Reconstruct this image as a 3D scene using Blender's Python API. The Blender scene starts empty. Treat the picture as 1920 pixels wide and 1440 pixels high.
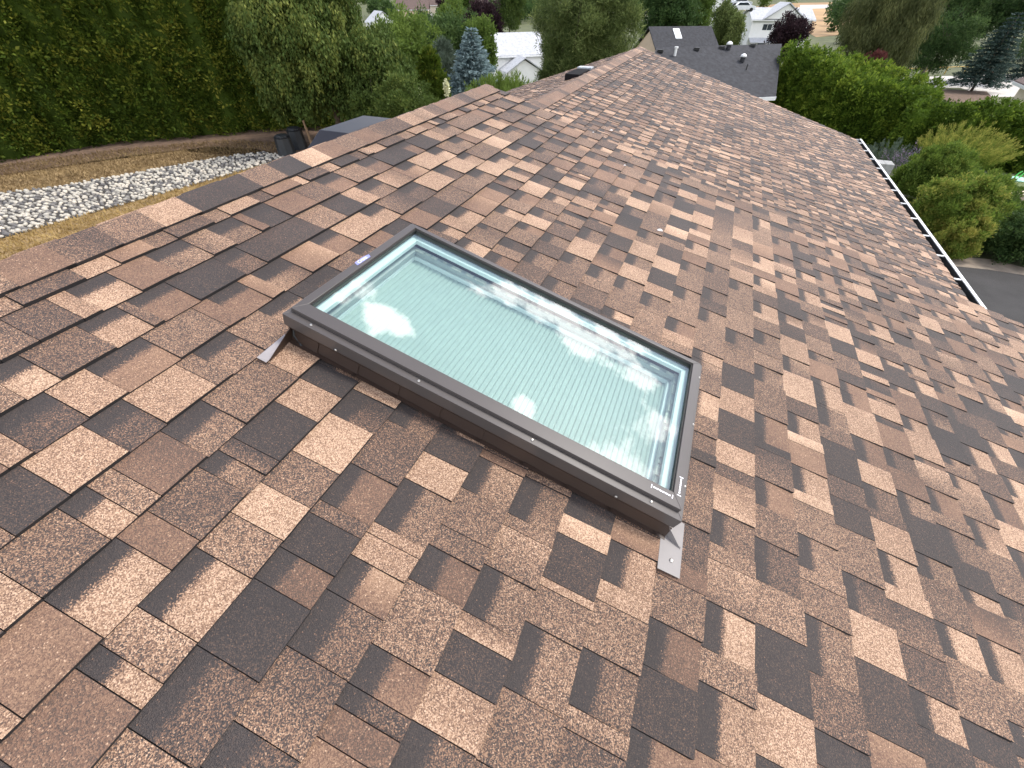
import bpy, math, random
import numpy as np
from mathutils import Vector, Matrix
sc = bpy.context.scene
COL = sc.collection
rng = np.random.default_rng(7)
random.seed(7)
PI = math.pi

# ------------------------------------------------------------------ camera, sky, sun, exposure
ZC = 4.8                                    # camera height above the back yard
FPX, PITCH, YAW, TH = 776.82, math.radians(43.666), math.radians(22.603), math.radians(15.913)
cF = np.array([-math.sin(YAW)*math.cos(PITCH), math.cos(YAW)*math.cos(PITCH), -math.sin(PITCH)])
cR = np.array([math.cos(YAW), math.sin(YAW), 0.0])
cU = np.cross(cR, cF)
cam = bpy.data.objects.new('camera', bpy.data.cameras.new('camera'))
COL.objects.link(cam)
cam.data.sensor_width = 36; cam.data.lens = 36*FPX/1920
cam.data.clip_start = .02; cam.data.clip_end = 5000
M = Matrix(((cR[0], cU[0], -cF[0], 0), (cR[1], cU[1], -cF[1], 0), (cR[2], cU[2], -cF[2], ZC), (0, 0, 0, 1)))
cam.matrix_world = M
sc.camera = cam

SUN_EL, SUN_AZ = math.radians(58), math.radians(48)      # azimuth from +Y towards +X
SKY_STRENGTH, SUN_STRENGTH, SUN_ANGLE, EXPOSURE = .125, 2.3, math.radians(12), .74
w = bpy.data.worlds.new('World'); sc.world = w; w.use_nodes = True
nt = w.node_tree; nt.nodes.clear()
def N(nt, t, **k):
    n = nt.nodes.new(t)
    for a, b in k.items():
        if a.startswith('i_'):
            key = a[2:]; key = int(key) if key.isdigit() else key
            n.inputs[key].default_value = b
        else: setattr(n, a, b)
    return n
def L(nt, a, b): nt.links.new(a, b)
sky = N(nt, 'ShaderNodeTexSky', sky_type='NISHITA', sun_disc=False, sun_elevation=SUN_EL, sun_rotation=SUN_AZ)
sky.air_density = 1.0; sky.dust_density = 1.5; sky.ozone_density = 1.0
tc = N(nt, 'ShaderNodeTexCoord')
sep = N(nt, 'ShaderNodeSeparateXYZ'); L(nt, tc.outputs['Generated'], sep.inputs[0])
zz = N(nt, 'ShaderNodeMath', operation='ADD', i_1=.12); L(nt, sep.outputs[2], zz.inputs[0])
zm = N(nt, 'ShaderNodeMath', operation='MAXIMUM', i_1=.05); L(nt, zz.outputs[0], zm.inputs[0])
dv = N(nt, 'ShaderNodeVectorMath', operation='DIVIDE'); cb = N(nt, 'ShaderNodeCombineXYZ')
for i in range(3): L(nt, zm.outputs[0], cb.inputs[i])
L(nt, tc.outputs['Generated'], dv.inputs[0]); L(nt, cb.outputs[0], dv.inputs[1])
# cloud layer on a flat ceiling: broken banks at these places of the sky, edges broken up by noise
CLOUDS = [(-0.236, 0.676, 0.056), (-0.179, 0.69, 0.033), (-0.088, 0.993, 0.043), (-0.004, 1.03, 0.053), (0.103, 1.074, 0.052), (0.222, 1.109, 0.058), (0.287, 1.116, 0.041), (0.197, 0.747, 0.037), (0.586, 0.864, 0.089), (0.644, 1.008, 0.055), (0.655, 0.841, 0.078), (-0.304, 0.732, 0.034), (-0.331, 0.662, 0.029)]
CLOUDS = [(a, b, c*1.9) for a, b, c in CLOUDS]
cn = N(nt, 'ShaderNodeTexNoise', i_Scale=4.0, i_Detail=12, i_Roughness=.62); L(nt, dv.outputs[0], cn.inputs['Vector'])
cn2 = N(nt, 'ShaderNodeTexNoise', i_Scale=.9, i_Detail=3, i_Roughness=.5); L(nt, dv.outputs[0], cn2.inputs['Vector'])
def wm(op, a, b):
    n = N(nt, 'ShaderNodeMath', operation=op)
    for i_, q in enumerate((a, b)):
        if isinstance(q, (int, float)): n.inputs[i_].default_value = q
        else: L(nt, q, n.inputs[i_])
    return n.outputs[0]
sx_ = N(nt, 'ShaderNodeSeparateXYZ'); L(nt, dv.outputs[0], sx_.inputs[0]); fl = N(nt, 'ShaderNodeCombineXYZ'); L(nt, sx_.outputs[0], fl.inputs[0]); L(nt, sx_.outputs[1], fl.inputs[1])
acc = wm('MULTIPLY', wm('SUBTRACT', cn2.outputs['Fac'], .50), 2.6)      # the rest of the sky: scattered banks
far_ = N(nt, 'ShaderNodeVectorMath', operation='DISTANCE'); L(nt, fl.outputs[0], far_.inputs[0]); far_.inputs[1].default_value = (CLOUDS[0][0], CLOUDS[0][1], 0)
gap = N(nt, 'ShaderNodeMapRange'); gap.inputs['From Min'].default_value = .5; gap.inputs['From Max'].default_value = 1.3; gap.inputs['To Min'].default_value = -.5; L(nt, far_.outputs['Value'], gap.inputs['Value']); gap.inputs['To Max'].default_value = .12
acc = wm('ADD', acc, gap.outputs[0])
for (u_, v_, r__) in CLOUDS:
    dn = N(nt, 'ShaderNodeVectorMath', operation='DISTANCE'); L(nt, fl.outputs[0], dn.inputs[0]); dn.inputs[1].default_value = (u_, v_, 0)
    acc = wm('MAXIMUM', acc, wm('SUBTRACT', .75, wm('DIVIDE', dn.outputs['Value'], r__)))
acc = wm('ADD', acc, wm('MULTIPLY', wm('SUBTRACT', cn.outputs['Fac'], .5), 4.6))
cr = N(nt, 'ShaderNodeValToRGB'); cr.color_ramp.elements[0].position = .12; cr.color_ramp.elements[1].position = .48
L(nt, acc, cr.inputs[0])
cm = N(nt, 'ShaderNodeMix', data_type='RGBA'); L(nt, cr.outputs[0], cm.inputs['Factor'])
L(nt, sky.outputs[0], cm.inputs['A']); cm.inputs['B'].default_value = (21, 20.5, 20.6, 1)
bg = N(nt, 'ShaderNodeBackground', i_Strength=SKY_STRENGTH); L(nt, cm.outputs['Result'], bg.inputs[0])
wo = N(nt, 'ShaderNodeOutputWorld'); L(nt, bg.outputs[0], wo.inputs[0])

sun = bpy.data.objects.new('sun', bpy.data.lights.new('sun', 'SUN')); COL.objects.link(sun)
sun.data.energy = SUN_STRENGTH; sun.data.angle = SUN_ANGLE; sun.data.color = (1, .95, .88)
sd = Vector((math.sin(SUN_AZ)*math.cos(SUN_EL), math.cos(SUN_AZ)*math.cos(SUN_EL), math.sin(SUN_EL)))
sun.rotation_euler = sd.to_track_quat('Z', 'Y').to_euler(); sun.location = (0, 0, 30)
vs = sc.view_settings
vs.view_transform = 'Standard'; vs.look = 'None'; vs.exposure = EXPOSURE; vs.gamma = 1; vs.use_curve_mapping = False
sc.render.engine = 'CYCLES'
sc.cycles.max_bounces = 6; sc.cycles.transparent_max_bounces = 8; sc.cycles.diffuse_bounces = 3

# ------------------------------------------------------------------ coordinate helpers
ES = np.array([0, 1.0, 0]); ET = np.array([-math.cos(TH), 0, math.sin(TH)]); EN = np.array([math.sin(TH), 0, math.cos(TH)])
HN, HF = 1.053, 1.45                       # camera height over the near and the far roof slope
O3 = np.array([0, 0, ZC])
def RN(s, t, n=0): return ES*s + ET*t + EN*(n-HN) + O3
def RFAR(s, t, n=0): return ES*s + ET*t + EN*(n-HF) + O3
def ray(px, py): return (px-960)/FPX*cR + (720-py)/FPX*cU + cF
def onroof(px, py, h=HN):
    d = ray(px, py); P = d*(-h/(d@EN)); return P@ES, P@ET
def atz(px, py, z):                        # point where the sight line meets height z
    d = ray(px, py); return d*((z-ZC)/d[2]) + O3
def atd(px, py, dep): return ray(px, py)*dep + O3

def scrn(P):
    d = P-O3; z = d@cF
    if z < .05: return None
    return 960+FPX*(d@cR)/z, 720-FPX*(d@cU)/z, z

# ------------------------------------------------------------------ mesh helpers
class MB:
    def __init__(s): s.v = []; s.f = []; s.m = []
    def add(s, vs_, fs, m=0):
        b = len(s.v); s.v += [tuple(map(float, p)) for p in vs_]
        for f in fs: s.f.append(tuple(b+i for i in f)); s.m.append(m)
        return s
    def hexa(s, p, m=0):                   # 8 points: bottom 0-3 ccw, top 4-7
        return s.add(p, [(3, 2, 1, 0), (4, 5, 6, 7), (0, 1, 5, 4), (1, 2, 6, 5), (2, 3, 7, 6), (3, 0, 4, 7)], m)
    def box(s, x0, x1, y0, y1, z0, z1, m=0, fr=None):
        p = [(x0, y0, z0), (x1, y0, z0), (x1, y1, z0), (x0, y1, z0), (x0, y0, z1), (x1, y0, z1), (x1, y1, z1), (x0, y1, z1)]
        if fr: p = [fr(*q) for q in p]
        return s.hexa(p, m)
    def quad(s, a, b, c, d, m=0): return s.add([a, b, c, d], [(0, 1, 2, 3)], m)
    def slab(s, pts, th, m=0):             # planar polygon given thickness (vector th)
        n = len(pts); P = [np.array(p, float) for p in pts]
        s.add(P + [p+th for p in P], [tuple(range(n))[::-1], tuple(range(n, 2*n))] + [(i, (i+1) % n, (i+1) % n+n, i+n) for i in range(n)], m)
        return s
    def tube(s, pts, rad, k=8, m=0, cap=True):
        P = [Vector(p) for p in pts]; rad = rad if hasattr(rad, '__len__') else [rad]*len(P)
        b = len(s.v)
        for i, p in enumerate(P):
            d = (P[min(i+1, len(P)-1)]-P[max(i-1, 0)]).normalized()
            u = d.orthogonal().normalized() if i == 0 else (u - d*u.dot(d)).normalized()
            v = d.cross(u)
            for j in range(k):
                a = 2*PI*j/k; s.v.append(tuple(p+(u*math.cos(a)+v*math.sin(a))*rad[i]))
        for i in range(len(P)-1):
            for j in range(k):
                s.f.append((b+i*k+j, b+i*k+(j+1) % k, b+(i+1)*k+(j+1) % k, b+(i+1)*k+j)); s.m.append(m)
        if cap:
            s.f.append(tuple(b+j for j in range(k))[::-1]); s.m.append(m)
            s.f.append(tuple(b+(len(P)-1)*k+j for j in range(k))); s.m.append(m)
        return s
    def build(s, name, mats, parent=None, loc=None, smooth=False, bevel=0):
        me = bpy.data.meshes.new(name)
        o = bpy.data.objects.new(name, me); COL.objects.link(o)
        off = np.zeros(3)
        if parent is not None: off = worldloc(parent); o.parent = parent
        elif loc is not None: off = np.array(loc, float); o.location = loc
        me.from_pydata([tuple(np.array(p)-off) for p in s.v], [], s.f)
        for m in (mats if isinstance(mats, (list, tuple)) else [mats]): me.materials.append(m)
        me.polygons.foreach_set('material_index', s.m)
        if smooth: me.polygons.foreach_set('use_smooth', [True]*len(s.f))
        if bevel:
            b = o.modifiers.new('bevel', 'BEVEL'); b.width = bevel; b.segments = 2; b.limit_method = 'ANGLE'
        me.update()
        return o
def worldloc(o):
    l = np.zeros(3)
    while o is not None: l += np.array(o.location); o = o.parent
    return l
def empty(name, loc, label=None, cat=None, group=None):
    o = bpy.data.objects.new(name, None); COL.objects.link(o); o.location = tuple(map(float, loc)); o.empty_display_size = .2
    return tag(o, label, cat, group)
def tag(o, label=None, cat=None, group=None, kind=None):
    if label: o['label'] = label
    if cat: o['category'] = cat
    if group: o['group'] = group
    if kind: o['kind'] = kind
    return o
def npmesh(name, V, F, mat, parent=None, attrs=None, smooth=False, loc=None):
    """V (n,3), F (m,k) with constant k"""
    me = bpy.data.meshes.new(name); o = bpy.data.objects.new(name, me); COL.objects.link(o)
    off = np.zeros(3)
    if parent is not None: off = worldloc(parent); o.parent = parent
    elif loc is not None: off = np.array(loc, float); o.location = loc
    V = np.asarray(V, np.float32)-off.astype(np.float32); F = np.asarray(F, np.int32); k = F.shape[1]
    me.vertices.add(len(V)); me.vertices.foreach_set('co', V.ravel())
    me.loops.add(F.size); me.loops.foreach_set('vertex_index', F.ravel())
    me.polygons.add(len(F)); me.polygons.foreach_set('loop_start', np.arange(0, F.size, k, dtype=np.int32))
    me.polygons.foreach_set('loop_total', np.full(len(F), k, np.int32))
    if smooth: me.polygons.foreach_set('use_smooth', np.ones(len(F), bool))
    me.update(calc_edges=True)
    for n_, a in (attrs or {}).items():
        at = me.attributes.new(n_, 'FLOAT', 'POINT'); at.data.foreach_set('value', np.asarray(a, np.float32))
    for m in (mat if isinstance(mat, (list, tuple)) else [mat]): me.materials.append(m)
    return o

# ------------------------------------------------------------------ materials
def mat(name, col, rough=.6, metal=0, var=.12, scale=8, bump=0, bscale=60, spec=.5):
    m = bpy.data.materials.new(name); m.use_nodes = True; t = m.node_tree; b = t.nodes['Principled BSDF']
    b.inputs['Roughness'].default_value = rough; b.inputs['Metallic'].default_value = metal
    b.inputs['Specular IOR Level'].default_value = spec
    g = N(t, 'ShaderNodeTexCoord'); n = N(t, 'ShaderNodeTexNoise', i_Scale=scale, i_Detail=6, i_Roughness=.6); L(t, g.outputs['Object'], n.inputs['Vector'])
    r = N(t, 'ShaderNodeValToRGB'); c = np.array(col)
    r.color_ramp.elements[0].position = .3; r.color_ramp.elements[1].position = .7
    r.color_ramp.elements[0].color = (*np.clip(c*(1-var), 0, 1), 1); r.color_ramp.elements[1].color = (*np.clip(c*(1+var), 0, 1), 1)
    L(t, n.outputs['Fac'], r.inputs[0]); L(t, r.outputs[0], b.inputs['Base Color'])
    if bump:
        n2 = N(t, 'ShaderNodeTexNoise', i_Scale=bscale, i_Detail=4); L(t, g.outputs['Object'], n2.inputs['Vector'])
        bp = N(t, 'ShaderNodeBump', i_Strength=bump, i_Distance=.01); L(t, n2.outputs['Fac'], bp.inputs['Height']); L(t, bp.outputs[0], b.inputs['Normal'])
    return m
def leafmat(name, dark, mid, light, trans=.25, rough=.6):
    m = bpy.data.materials.new(name); m.use_nodes = True; t = m.node_tree; b = t.nodes['Principled BSDF']
    b.inputs['Roughness'].default_value = rough; b.inputs['Specular IOR Level'].default_value = .1
    a = N(t, 'ShaderNodeAttribute', attribute_name='tint'); r = N(t, 'ShaderNodeValToRGB')
    e = r.color_ramp.elements; e[0].color = (*dark, 1); e[1].color = (*light, 1); e.new(.5).color = (*mid, 1)
    L(t, a.outputs['Fac'], r.inputs[0]); L(t, r.outputs[0], b.inputs['Base Color'])
    tr = N(t, 'ShaderNodeBsdfTranslucent'); L(t, r.outputs[0], tr.inputs[0])
    mx = N(t, 'ShaderNodeMixShader', i_0=trans); L(t, b.outputs[0], mx.inputs[1]); L(t, tr.outputs[0], mx.inputs[2])
    L(t, mx.outputs[0], t.nodes['Material Output'].inputs[0])
    return m
def shinglemat():
    m = bpy.data.materials.new('asphalt_granules'); m.use_nodes = True; t = m.node_tree; b = t.nodes['Principled BSDF']
    b.inputs['Roughness'].default_value = .72; b.inputs['Specular IOR Level'].default_value = .4
    g = N(t, 'ShaderNodeTexCoord')
    base = N(t, 'ShaderNodeAttribute', attribute_name='base'); spr = N(t, 'ShaderNodeAttribute', attribute_name='spread'); band = N(t, 'ShaderNodeAttribute', attribute_name='band')
    vo = N(t, 'ShaderNodeTexVoronoi', i_Scale=460); L(t, g.outputs['Object'], vo.inputs['Vector'])
    sp = N(t, 'ShaderNodeSeparateColor'); L(t, vo.outputs['Color'], sp.inputs[0])
    vo2 = N(t, 'ShaderNodeTexNoise', i_Scale=300, i_Detail=2); L(t, g.outputs['Object'], vo2.inputs['Vector'])
    lo = N(t, 'ShaderNodeTexNoise', i_Scale=9, i_Detail=4); L(t, g.outputs['Object'], lo.inputs['Vector'])
    def mth(op, a, b_=None, v=None):
        n = N(t, 'ShaderNodeMath', operation=op)
        L(t, a, n.inputs[0])
        if b_ is not None: L(t, b_, n.inputs[1])
        elif v is not None: n.inputs[1].default_value = v
        return n.outputs[0]
    # granule value: (voronoi*.6 + noise*.. -.5)
    r1 = mth('SUBTRACT', sp.outputs[0], None, .5)
    r2 = mth('MULTIPLY', mth('SUBTRACT', vo2.outputs['Fac'], None, .5), None, 2.2)
    rr = mth('ADD', mth('MULTIPLY', r1, None, .92), mth('MULTIPLY', r2, None, .28))
    # printed dark band: band attr is 1 at the upper edge, 0 at its lower limit
    ed = mth('ADD', band.outputs['Fac'], mth('MULTIPLY', mth('SUBTRACT', vo2.outputs['Fac'], None, .5), None, .9))
    ed = mth('ADD', ed, mth('MULTIPLY', mth('SUBTRACT', lo.outputs['Fac'], None, .5), None, .35))
    st = N(t, 'ShaderNodeMapRange', interpolation_type='SMOOTHSTEP'); st.inputs['From Min'].default_value = -.12; st.inputs['From Max'].default_value = .12; L(t, ed, st.inputs['Value'])
    inv = mth('SUBTRACT', st.outputs[0], None, 1.0); inv = mth('MULTIPLY', inv, None, -1.0)
    bb = mth('ADD', mth('MULTIPLY', base.outputs['Fac'], inv), mth('MULTIPLY', st.outputs[0], None, .11))
    ss = mth('ADD', mth('MULTIPLY', spr.outputs['Fac'], inv), mth('MULTIPLY', st.outputs[0], None, .36))
    bb = mth('ADD', bb, mth('MULTIPLY', mth('SUBTRACT', lo.outputs['Fac'], None, .5), None, .16))
    val = mth('ADD', bb, mth('MULTIPLY', rr, ss))
    r = N(t, 'ShaderNodeValToRGB'); e = r.color_ramp.elements
    e[0].position = 0; e[0].color = (.033, .027, .026, 1); e[1].position = 1; e[1].color = (.56, .385, .265, 1)
    for p, c in ((.2, (.046, .037, .034)), (.38, (.088, .058, .044)), (.52, (.160, .090, .060)), (.76, (.315, .195, .122))):
        e.new(p).color = (*c, 1)
    # scattered pale granules, and broad weathering (dust and scuffs) over the whole slope
    v3 = N(t, 'ShaderNodeTexVoronoi', i_Scale=270); L(t, g.outputs['Object'], v3.inputs['Vector']); s3 = N(t, 'ShaderNodeSeparateColor'); L(t, v3.outputs['Color'], s3.inputs[0])
    cut = mth('GREATER_THAN', s3.outputs[1], None, .925)
    near = mth('LESS_THAN', v3.outputs['Distance'], None, .42)
    val = mth('ADD', val, mth('MULTIPLY', mth('MULTIPLY', cut, near), None, .28))
    L(t, val, r.inputs[0])
    we = N(t, 'ShaderNodeTexNoise', i_Scale=1.3, i_Detail=7, i_Roughness=.65); L(t, g.outputs['Object'], we.inputs['Vector'])
    wr = N(t, 'ShaderNodeMapRange'); wr.inputs['From Min'].default_value = .3; wr.inputs['From Max'].default_value = .7; wr.inputs['To Min'].default_value = .80; wr.inputs['To Max'].default_value = 1.16; L(t, we.outputs['Fac'], wr.inputs['Value'])
    wv = N(t, 'ShaderNodeVectorMath', operation='SCALE'); L(t, r.outputs[0], wv.inputs[0]); L(t, wr.outputs[0], wv.inputs['Scale'])
    L(t, wv.outputs[0], b.inputs['Base Color'])
    bp = N(t, 'ShaderNodeBump', i_Strength=.7, i_Distance=.002); L(t, vo.outputs['Distance'], bp.inputs['Height']); L(t, bp.outputs[0], b.inputs['Normal'])
    return m
MSH = shinglemat()
MEDGE = mat('shingle_cut_edge', (.02, .017, .017), .9)
MDECK = mat('roof_felt', (.03, .028, .028), .9)
def glassmat():
    m = bpy.data.materials.new('coated_glass'); m.use_nodes = True; t = m.node_tree; t.nodes.clear()
    tr = N(t, 'ShaderNodeBsdfTransparent'); tr.inputs[0].default_value = (.89, .965, .945, 1)
    gl = N(t, 'ShaderNodeBsdfGlossy'); gl.inputs['Roughness'].default_value = .012; gl.inputs[0].default_value = (1, 1, 1, 1)
    fr = N(t, 'ShaderNodeFresnel', i_IOR=2.1)
    ge_ = N(t, 'ShaderNodeNewGeometry'); iv = N(t, 'ShaderNodeMath', operation='SUBTRACT', i_0=1.0); L(t, ge_.outputs['Backfacing'], iv.inputs[1])
    ml = N(t, 'ShaderNodeMath', operation='MULTIPLY'); L(t, fr.outputs[0], ml.inputs[0]); L(t, iv.outputs[0], ml.inputs[1])
    mx = N(t, 'ShaderNodeMixShader'); L(t, ml.outputs[0], mx.inputs[0]); L(t, tr.outputs[0], mx.inputs[1]); L(t, gl.outputs[0], mx.inputs[2])
    o = N(t, 'ShaderNodeOutputMaterial'); L(t, mx.outputs[0], o.inputs[0]); return m
MGLASS = glassmat()
MBRONZE = mat('bronze_aluminium', (.075, .066, .062), .30, .0, .06, 4)
MBRONZE_D = mat('dark_bronze_aluminium', (.036, .022, .016), .4, .0, .1, 4)
MVINYL = mat('white_vinyl', (.78, .8, .8), .45, 0, .03)
MBLIND = mat('pleated_fabric', (.375, .415, .395), .85, 0, .04, 30)
MGREYFL = mat('grey_flashing', (.20, .185, .18), .5, .0, .08, 12)
MSCREW = mat('zinc_screw', (.45, .43, .4), .3, .9)
MBLACK = mat('black_rubber', (.015, .015, .015), .6)
MWHITEAL = mat('white_aluminium', (.75, .75, .74), .4, 0, .05, 6)
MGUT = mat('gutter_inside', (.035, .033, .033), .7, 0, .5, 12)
MWALLW = mat('white_siding', (.74, .74, .72), .7, 0, .04, 2)
MWALLT = mat('tan_stucco', (.5, .38, .27), .8, 0, .06, 3)
MWALLB = mat('beige_stucco', (.55, .48, .38), .8, 0, .06, 3)
MROOFG = mat('light_grey_shingles', (.42, .43, .45), .9, 0, .22, 3, .3, 20)
MROOFD = mat('charcoal_shingles', (.027, .028, .033), .9, 0, .45, 3.5, .5, 12)
MROOFB = mat('brown_shingles', (.11, .075, .065), .9, 0, .25, 5)
MWIN = mat('dark_window_glass', (.03, .04, .05), .08, 0, .1, 1, spec=.9)
MBARK = mat('bark', (.10, .075, .055), .9, 0, .3, 12, .6, 30)
MASPH = mat('asphalt', (.034, .032, .031), .92, 0, .28, 1.2, .5, 150)
MCONC = mat('pale_concrete', (.50, .47, .43), .85, 0, .12, .8, .2, 20)
MDIRT = mat('stony_dirt', (.24, .195, .15), .95, 0, .4, 3, .7, 30)
MMULCH = mat('reddish_mulch', (.12, .075, .048), .95, 0, .4, 4, .7, 30)
MDRY = mat('dry_grass', (.27, .185, .085), .95, 0, .35, 2.5, .6, 60)
MLAWN = mat('green_lawn', (.085, .115, .03), .95, 0, .3, 1.5, .5, 60)
MTERR = mat('garden_ground', (.075, .085, .03), .95, 0, .4, .25, .4, 10)
MHILL = mat('dry_hillside', (.33, .21, .10), .95, 0, .35, .03)
MBLOCK = mat('grey_block', (.30, .30, .29), .9, 0, .15, 9, .4, 40)
MPAVER = mat('tan_block', (.50, .41, .31), .9, 0, .15, 6, .3, 30)

# ------------------------------------------------------------------ terrain
def sm(a, b, x): u = np.clip((np.asarray(x, float)-a)/(b-a), 0, 1); return u*u*(3-2*u)
def terr(x, y):
    x = np.asarray(x, float); y = np.asarray(y, float)
    right = -.7*sm(-1.5, 2.5, x)                                   # the drive lies lower than the back yard
    z = right - 5.3*sm(26-14*sm(-10, 2, x), 62, y) - 1.5*sm(70, 150, y) + 30*sm(260, 900, y) + 60*sm(700, 2600, np.hypot(x, y))
    return z
def ground(px, py):
    d = ray(px, py); lo, hi = 1.0, 1500.0
    k = 1.0
    while k < 1500:
        p = d*k + O3
        if p[2] < terr(p[0], p[1]): break
        lo = k; k *= 1.05
    hi = k
    for _ in range(30):
        mid = (lo+hi)/2; p = d*mid+O3
        if p[2] < terr(p[0], p[1]): hi = mid
        else: lo = mid
    return d*hi+O3
def grid_terrain():
    def ax(lo, hi):
        a = list(np.arange(lo, hi, 1.5)); s = 1.5; x = a[-1]
        while x < 3000: s *= 1.16; x += s; a.append(x)
        s = 1.5; x = lo; b = []
        while x > -3000: s *= 1.16; x -= s; b.append(x)
        return np.array(b[::-1]+a)
    X = ax(-40, 60); Y = ax(-25, 110)
    gx, gy = np.meshgrid(X, Y); gz = terr(gx, gy)
    V = np.stack([gx, gy, gz], -1).reshape(-1, 3); nx = len(X); ny = len(Y)
    i, j = np.meshgrid(np.arange(nx-1), np.arange(ny-1)); a = (j*nx+i).ravel()
    F = np.stack([a, a+1, a+1+nx, a+nx], -1)
    o = npmesh('ground', V, F, MTERR, smooth=True); tag(o, kind='structure')
grid_terrain()
cH = np.array([-math.sin(YAW), math.cos(YAW), 0])
def cdir(a, b): return cR*a+cH*b              # heading given across/along the view
def sheet(name, poly, lift, m, sub=1.5, kind='structure'):
    """a sheet that follows the terrain, clipped to a polygon of xy points"""
    P = np.array(poly, float); cx = P.mean(0)
    # fan of the polygon subdivided: rings from centre
    n = len(P); R = max(3, int(np.max(np.linalg.norm(P-cx, axis=1))/sub)); pts = []; per = 8
    B = []
    for i in range(n):
        a, b = P[i], P[(i+1) % n]
        for k in range(per): B.append(a+(b-a)*k/per)
    B = np.array(B); nb = len(B)
    V = [(*cx, 0)]; F = []
    for r in range(1, R+1):
        for q in B:
            p = cx+(q-cx)*r/R; V.append((p[0], p[1], 0))
    V = np.array(V); V[:, 2] = terr(V[:, 0], V[:, 1])+lift
    mb = MB(); mb.v = [tuple(p) for p in V]
    for k in range(nb): mb.f.append((0, 1+k, 1+(k+1) % nb)); mb.m.append(0)
    for r in range(R-1):
        for k in range(nb):
            a = 1+r*nb+k; b = 1+r*nb+(k+1) % nb; mb.f.append((a, a+nb, b+nb, b)); mb.m.append(0)
    o = mb.build(name, m); tag(o, kind=kind); return o
def gxy(*pts): return [tuple(ground(*p)[:2]) for p in pts]

# back yard: mulch under the hedge, dry lawn, bed of river stones
yard = [(-33, -6), (-30, 3), (-25.3, 10), (-20.3, 17), (-16.5, 20.5), (-9, 17), (-3, 12), (-3, -6)]
sheet('dry_lawn', yard, .012, MDRY, 1.0)
mul = gxy((-120, 318), (0, 300), (240, 262), (480, 240), (640, 230), (700, 262), (600, 305), (530, 292), (480, 280), (400, 276), (240, 293), (0, 330), (-120, 345))
sheet('mulch_bed', mul, .022, MMULCH, 1.0)
sA = gxy((-60, 372), (120, 350), (300, 318), (420, 296), (500, 287), (540, 296), (505, 308), (330, 358), (150, 408), (0, 450), (-60, 468))
sheet('stone_bed', sA, .030, mat('dark_soil', (.045, .04, .035), .95, 0, .3, 8), 1.0)
# right side: driveway, dirt edge, lawn
zr = -.7
dr = gxy(*((1700, 497), (1780, 500), (1850, 507), (1920, 518), (2100, 550), (2300, 900), (1900, 1100), (1700, 700)))
sheet('driveway', dr, .03, MASPH, 1.0)
dt = gxy(*((1660, 470), (1800, 483), (1860, 487), (1920, 503), (2120, 530), (2120, 580), (1920, 540), (1850, 525), (1780, 515), (1660, 520)))
sheet('dirt_strip', dt, .016, MDIRT, 1.0)
lw = gxy(*((1780, 296), (1850, 290), (2100, 285), (2200, 370), (1900, 380), (1780, 378)))
sheet('lawn', lw, .014, MLAWN, 1.0)

# ------------------------------------------------------------------ foliage engine
def unit(a): return a/np.maximum(np.linalg.norm(a, axis=-1, keepdims=True), 1e-9)
def leaves(P, D, size, asp=.45, jit=.35, tint=None):
    n = len(P); D = unit(D); r = unit(rng.normal(size=(n, 3))); W = unit(np.cross(D, r))
    s = (size*(1+jit*rng.normal(size=n))).clip(size*.4, size*2)[:, None]
    a = P; b = P+D*s*.45+W*s*asp*.5; c = P+D*s; d = P+D*s*.45-W*s*asp*.5
    V = np.stack([a, b, c, d], 1).reshape(-1, 3); F = np.arange(4*n).reshape(n, 4)
    if tint is None: tint = rng.random(n)
    return V, F, np.repeat(np.clip(tint, 0, 1), 4)
class Fol:
    def __init__(s): s.V = []; s.F = []; s.T = []; s.n = 0
    def add(s, V, F, T): s.V.append(V); s.F.append(F+s.n); s.T.append(T); s.n += len(V)
    def build(s, name, m, parent=None, loc=None):
        return npmesh(name, np.concatenate(s.V), np.concatenate(s.F), m, parent, {'tint': np.concatenate(s.T)}, loc=loc)
def ball(n): return unit(rng.normal(size=(n, 3)))
def noise3(P, f, seed=0):
    r = np.random.default_rng(seed); o = np.zeros(len(P))
    for k in range(6):
        d = r.normal(size=3)*f*(1+.5*k); o += np.sin(P@d+r.random()*6.28)/(1+.4*k)
    return o/3.2
CL = 1.7                                    # clump radius in leaf lengths
def round_crown(fo, c, rad, nblob, nleaf, size, blobr=.33, droop=0., asp=.45, tlo=.15, thi=.85, up=.5, flat=1.0, tn=.25):
    c = np.array(c, float); rad = np.array(rad, float)
    u = ball(nblob)*(rng.random((nblob, 1))**.42); C = c+u*rad*.8
    bt = rng.random(nblob)
    for i in range(nblob):
        br = rad*blobr*(.65+.7*rng.random()); n = int(nleaf*(.6+.8*rng.random()))
        ncl = max(3, n//20); q0 = ball(ncl); rr0 = rng.random((ncl, 1))**.4; ci = rng.integers(0, ncl, n)
        q = ball(n); P = C[i]+(q0*rr0*br*np.array([1, 1, .75*flat]))[ci]+q*(rng.random((n, 1))**.5)*size*CL
        q = unit(q+q0[ci]*.6); cj = rng.random(ncl)[ci]
        if droop: P[:, 2] -= droop*(rng.random(n)**2)*br[2]*1.6
        D = q*.6+ball(n)*.7+np.array([0, 0, up-droop*2.0])
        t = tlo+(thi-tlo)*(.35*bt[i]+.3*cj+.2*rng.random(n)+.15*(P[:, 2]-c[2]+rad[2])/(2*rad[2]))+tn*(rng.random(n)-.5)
        fo.add(*leaves(P, D, size, asp, .35, t))
    return C
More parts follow.
